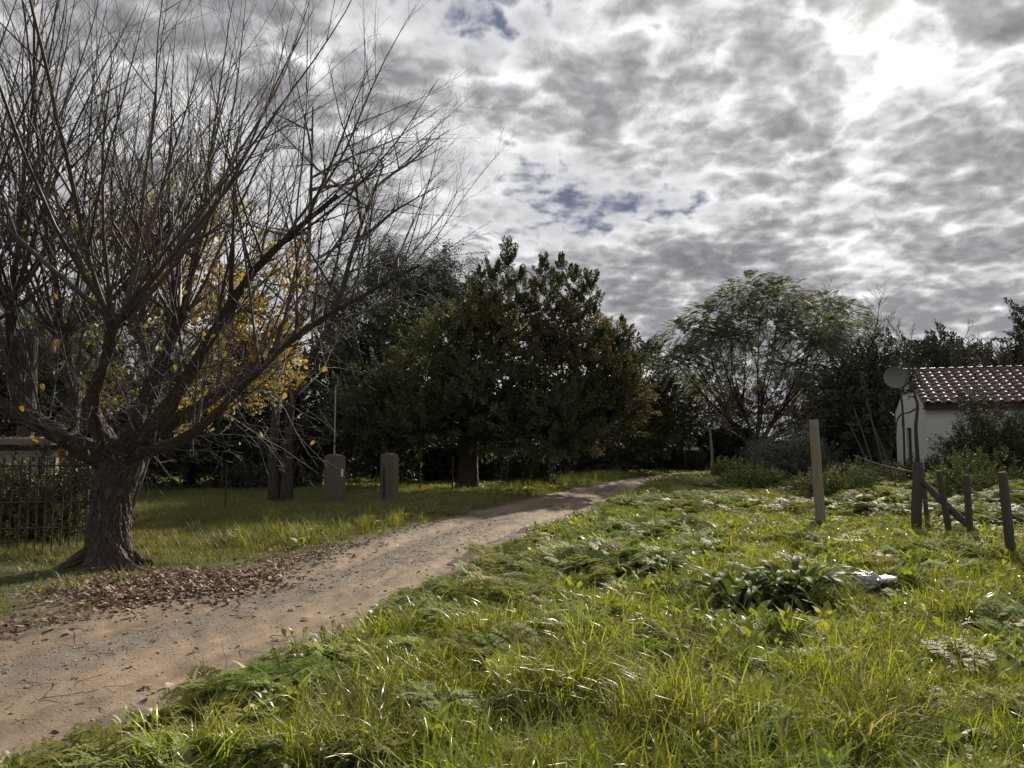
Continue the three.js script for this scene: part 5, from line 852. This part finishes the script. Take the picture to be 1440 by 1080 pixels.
  sl.forEach((q, k) => tagged(instanced('gravel', st[k], M.stone, q), 'loose gravel and clods on the dirt lane', 'gravel', 'gravel on the lane'));
  const tw = (() => { const S = new Shape(); S.tube([V(0, 0, 0), V(0.012, 0.08, 0.004), V(-0.004, 0.16, 0.006), V(0.01, 0.24, 0)], [0.003, 0.0028, 0.0022, 0.0014], 4); return S.build(); })(), tl = [];
  for (let k = 0; k < 420; k++) { const d = rand(R, 3.5, 18), x = mix(along(RL, d) - 0.4, along(RR, d) + 0.1, R()), o = offRoad(x, d); tl.push([place(V(x, Math.max(landAt(x, d), roadHeight(x, d, o) + 0.012) + 0.006, -d), R() * 6.28, 1.5, 0, rand(R, 0.4, 1.3)), lin(0.10, 0.075, 0.055).multiplyScalar(rand(R, 0.5, 1.6))]); }
  tagged(instanced('twig_litter', tw, M.stone, tl), 'small dry twigs scattered on the dirt lane', 'twigs');
}
{ // dandelion clock and a white flower by the near road edge, dry stalks
  const R = rng(231);
  const puff = (label, px, py, far, r) => { const c = at(px, py, far), g = landAt(c.x, far), T = thing('dandelion_clock', label, 'flower', [c.x, g, c.z], 0, 'white dandelion heads'); const h = c.y - g; mesh('stalk', new Shape().tube(path([V(0.02, -0.03, 0), V(0.0, h * 0.5, 0.01), V(0, h, 0)], 4), taper(8, [0.0025, 0.002, 0.002]), 6).build(), M.lily, T); const S = new Shape(); for (let k = 0; k < 160; k++) { const d = V(R() * 2 - 1, R() * 2 - 1, R() * 2 - 1).normalize(); S.tube([V(0, h, 0), V(0, h, 0).addScaledVector(d, r * 0.8)], [0.0003, 0.0003], 3); const e = V(0, h, 0).addScaledVector(d, r * 0.8); for (let j = 0; j < 5; j++) { const u = perp(d, R).multiplyScalar(0.6).add(d).normalize(); S.strip([e, e.clone().addScaledVector(u, r * 0.28)], perp(u, R), () => 0.0006); } } mesh('seed_head', S.build(), M.white, T, 'stuff'); };
  puff('white round dandelion clock among the near weeds', 491, 1006, 4.3, 0.021); puff('white dandelion head at the edge of the lane', 461, 903, 5.9, 0.018);
  const stalk = (label, px, py, far, h, lean) => { const b = at(px, py, far); b.y = landAt(b.x, far); const T = thing('dry_stalk', label, 'stalk', b.toArray(), R() * 6, 'dry stalks at the lane edge'), S = new Shape(); shoot(S, V(0, -0.03, 0), V(lean, 1, 0).normalize(), h, 0.0035, R, { up: 0.02, wander: 0.25, kids: [4], ratio: [0.4], depth: 1, thin: 0.0012 }); mesh('stem', S.build(), M.twigGrey, T); };
  stalk('bare dry stalk leaning out over the lane edge', 290, 975, 5.2, 0.32, -0.5); stalk('short dry stalk upright beside the one leaning over the lane', 310, 1000, 5.0, 0.3, 0.3); stalk('tallest bare dry stalk among the broad-leaved weeds near the lane', 318, 1078, 4.2, 0.42, -0.25); stalk('dry stalk where lane and broad-leaved weeds meet', 240, 1075, 4.3, 0.3, 0.4);
}
scene.traverse((o) => { if (o.isMesh) o.castShadow = o.receiveShadow = true; });
renderer.render(scene, camera);
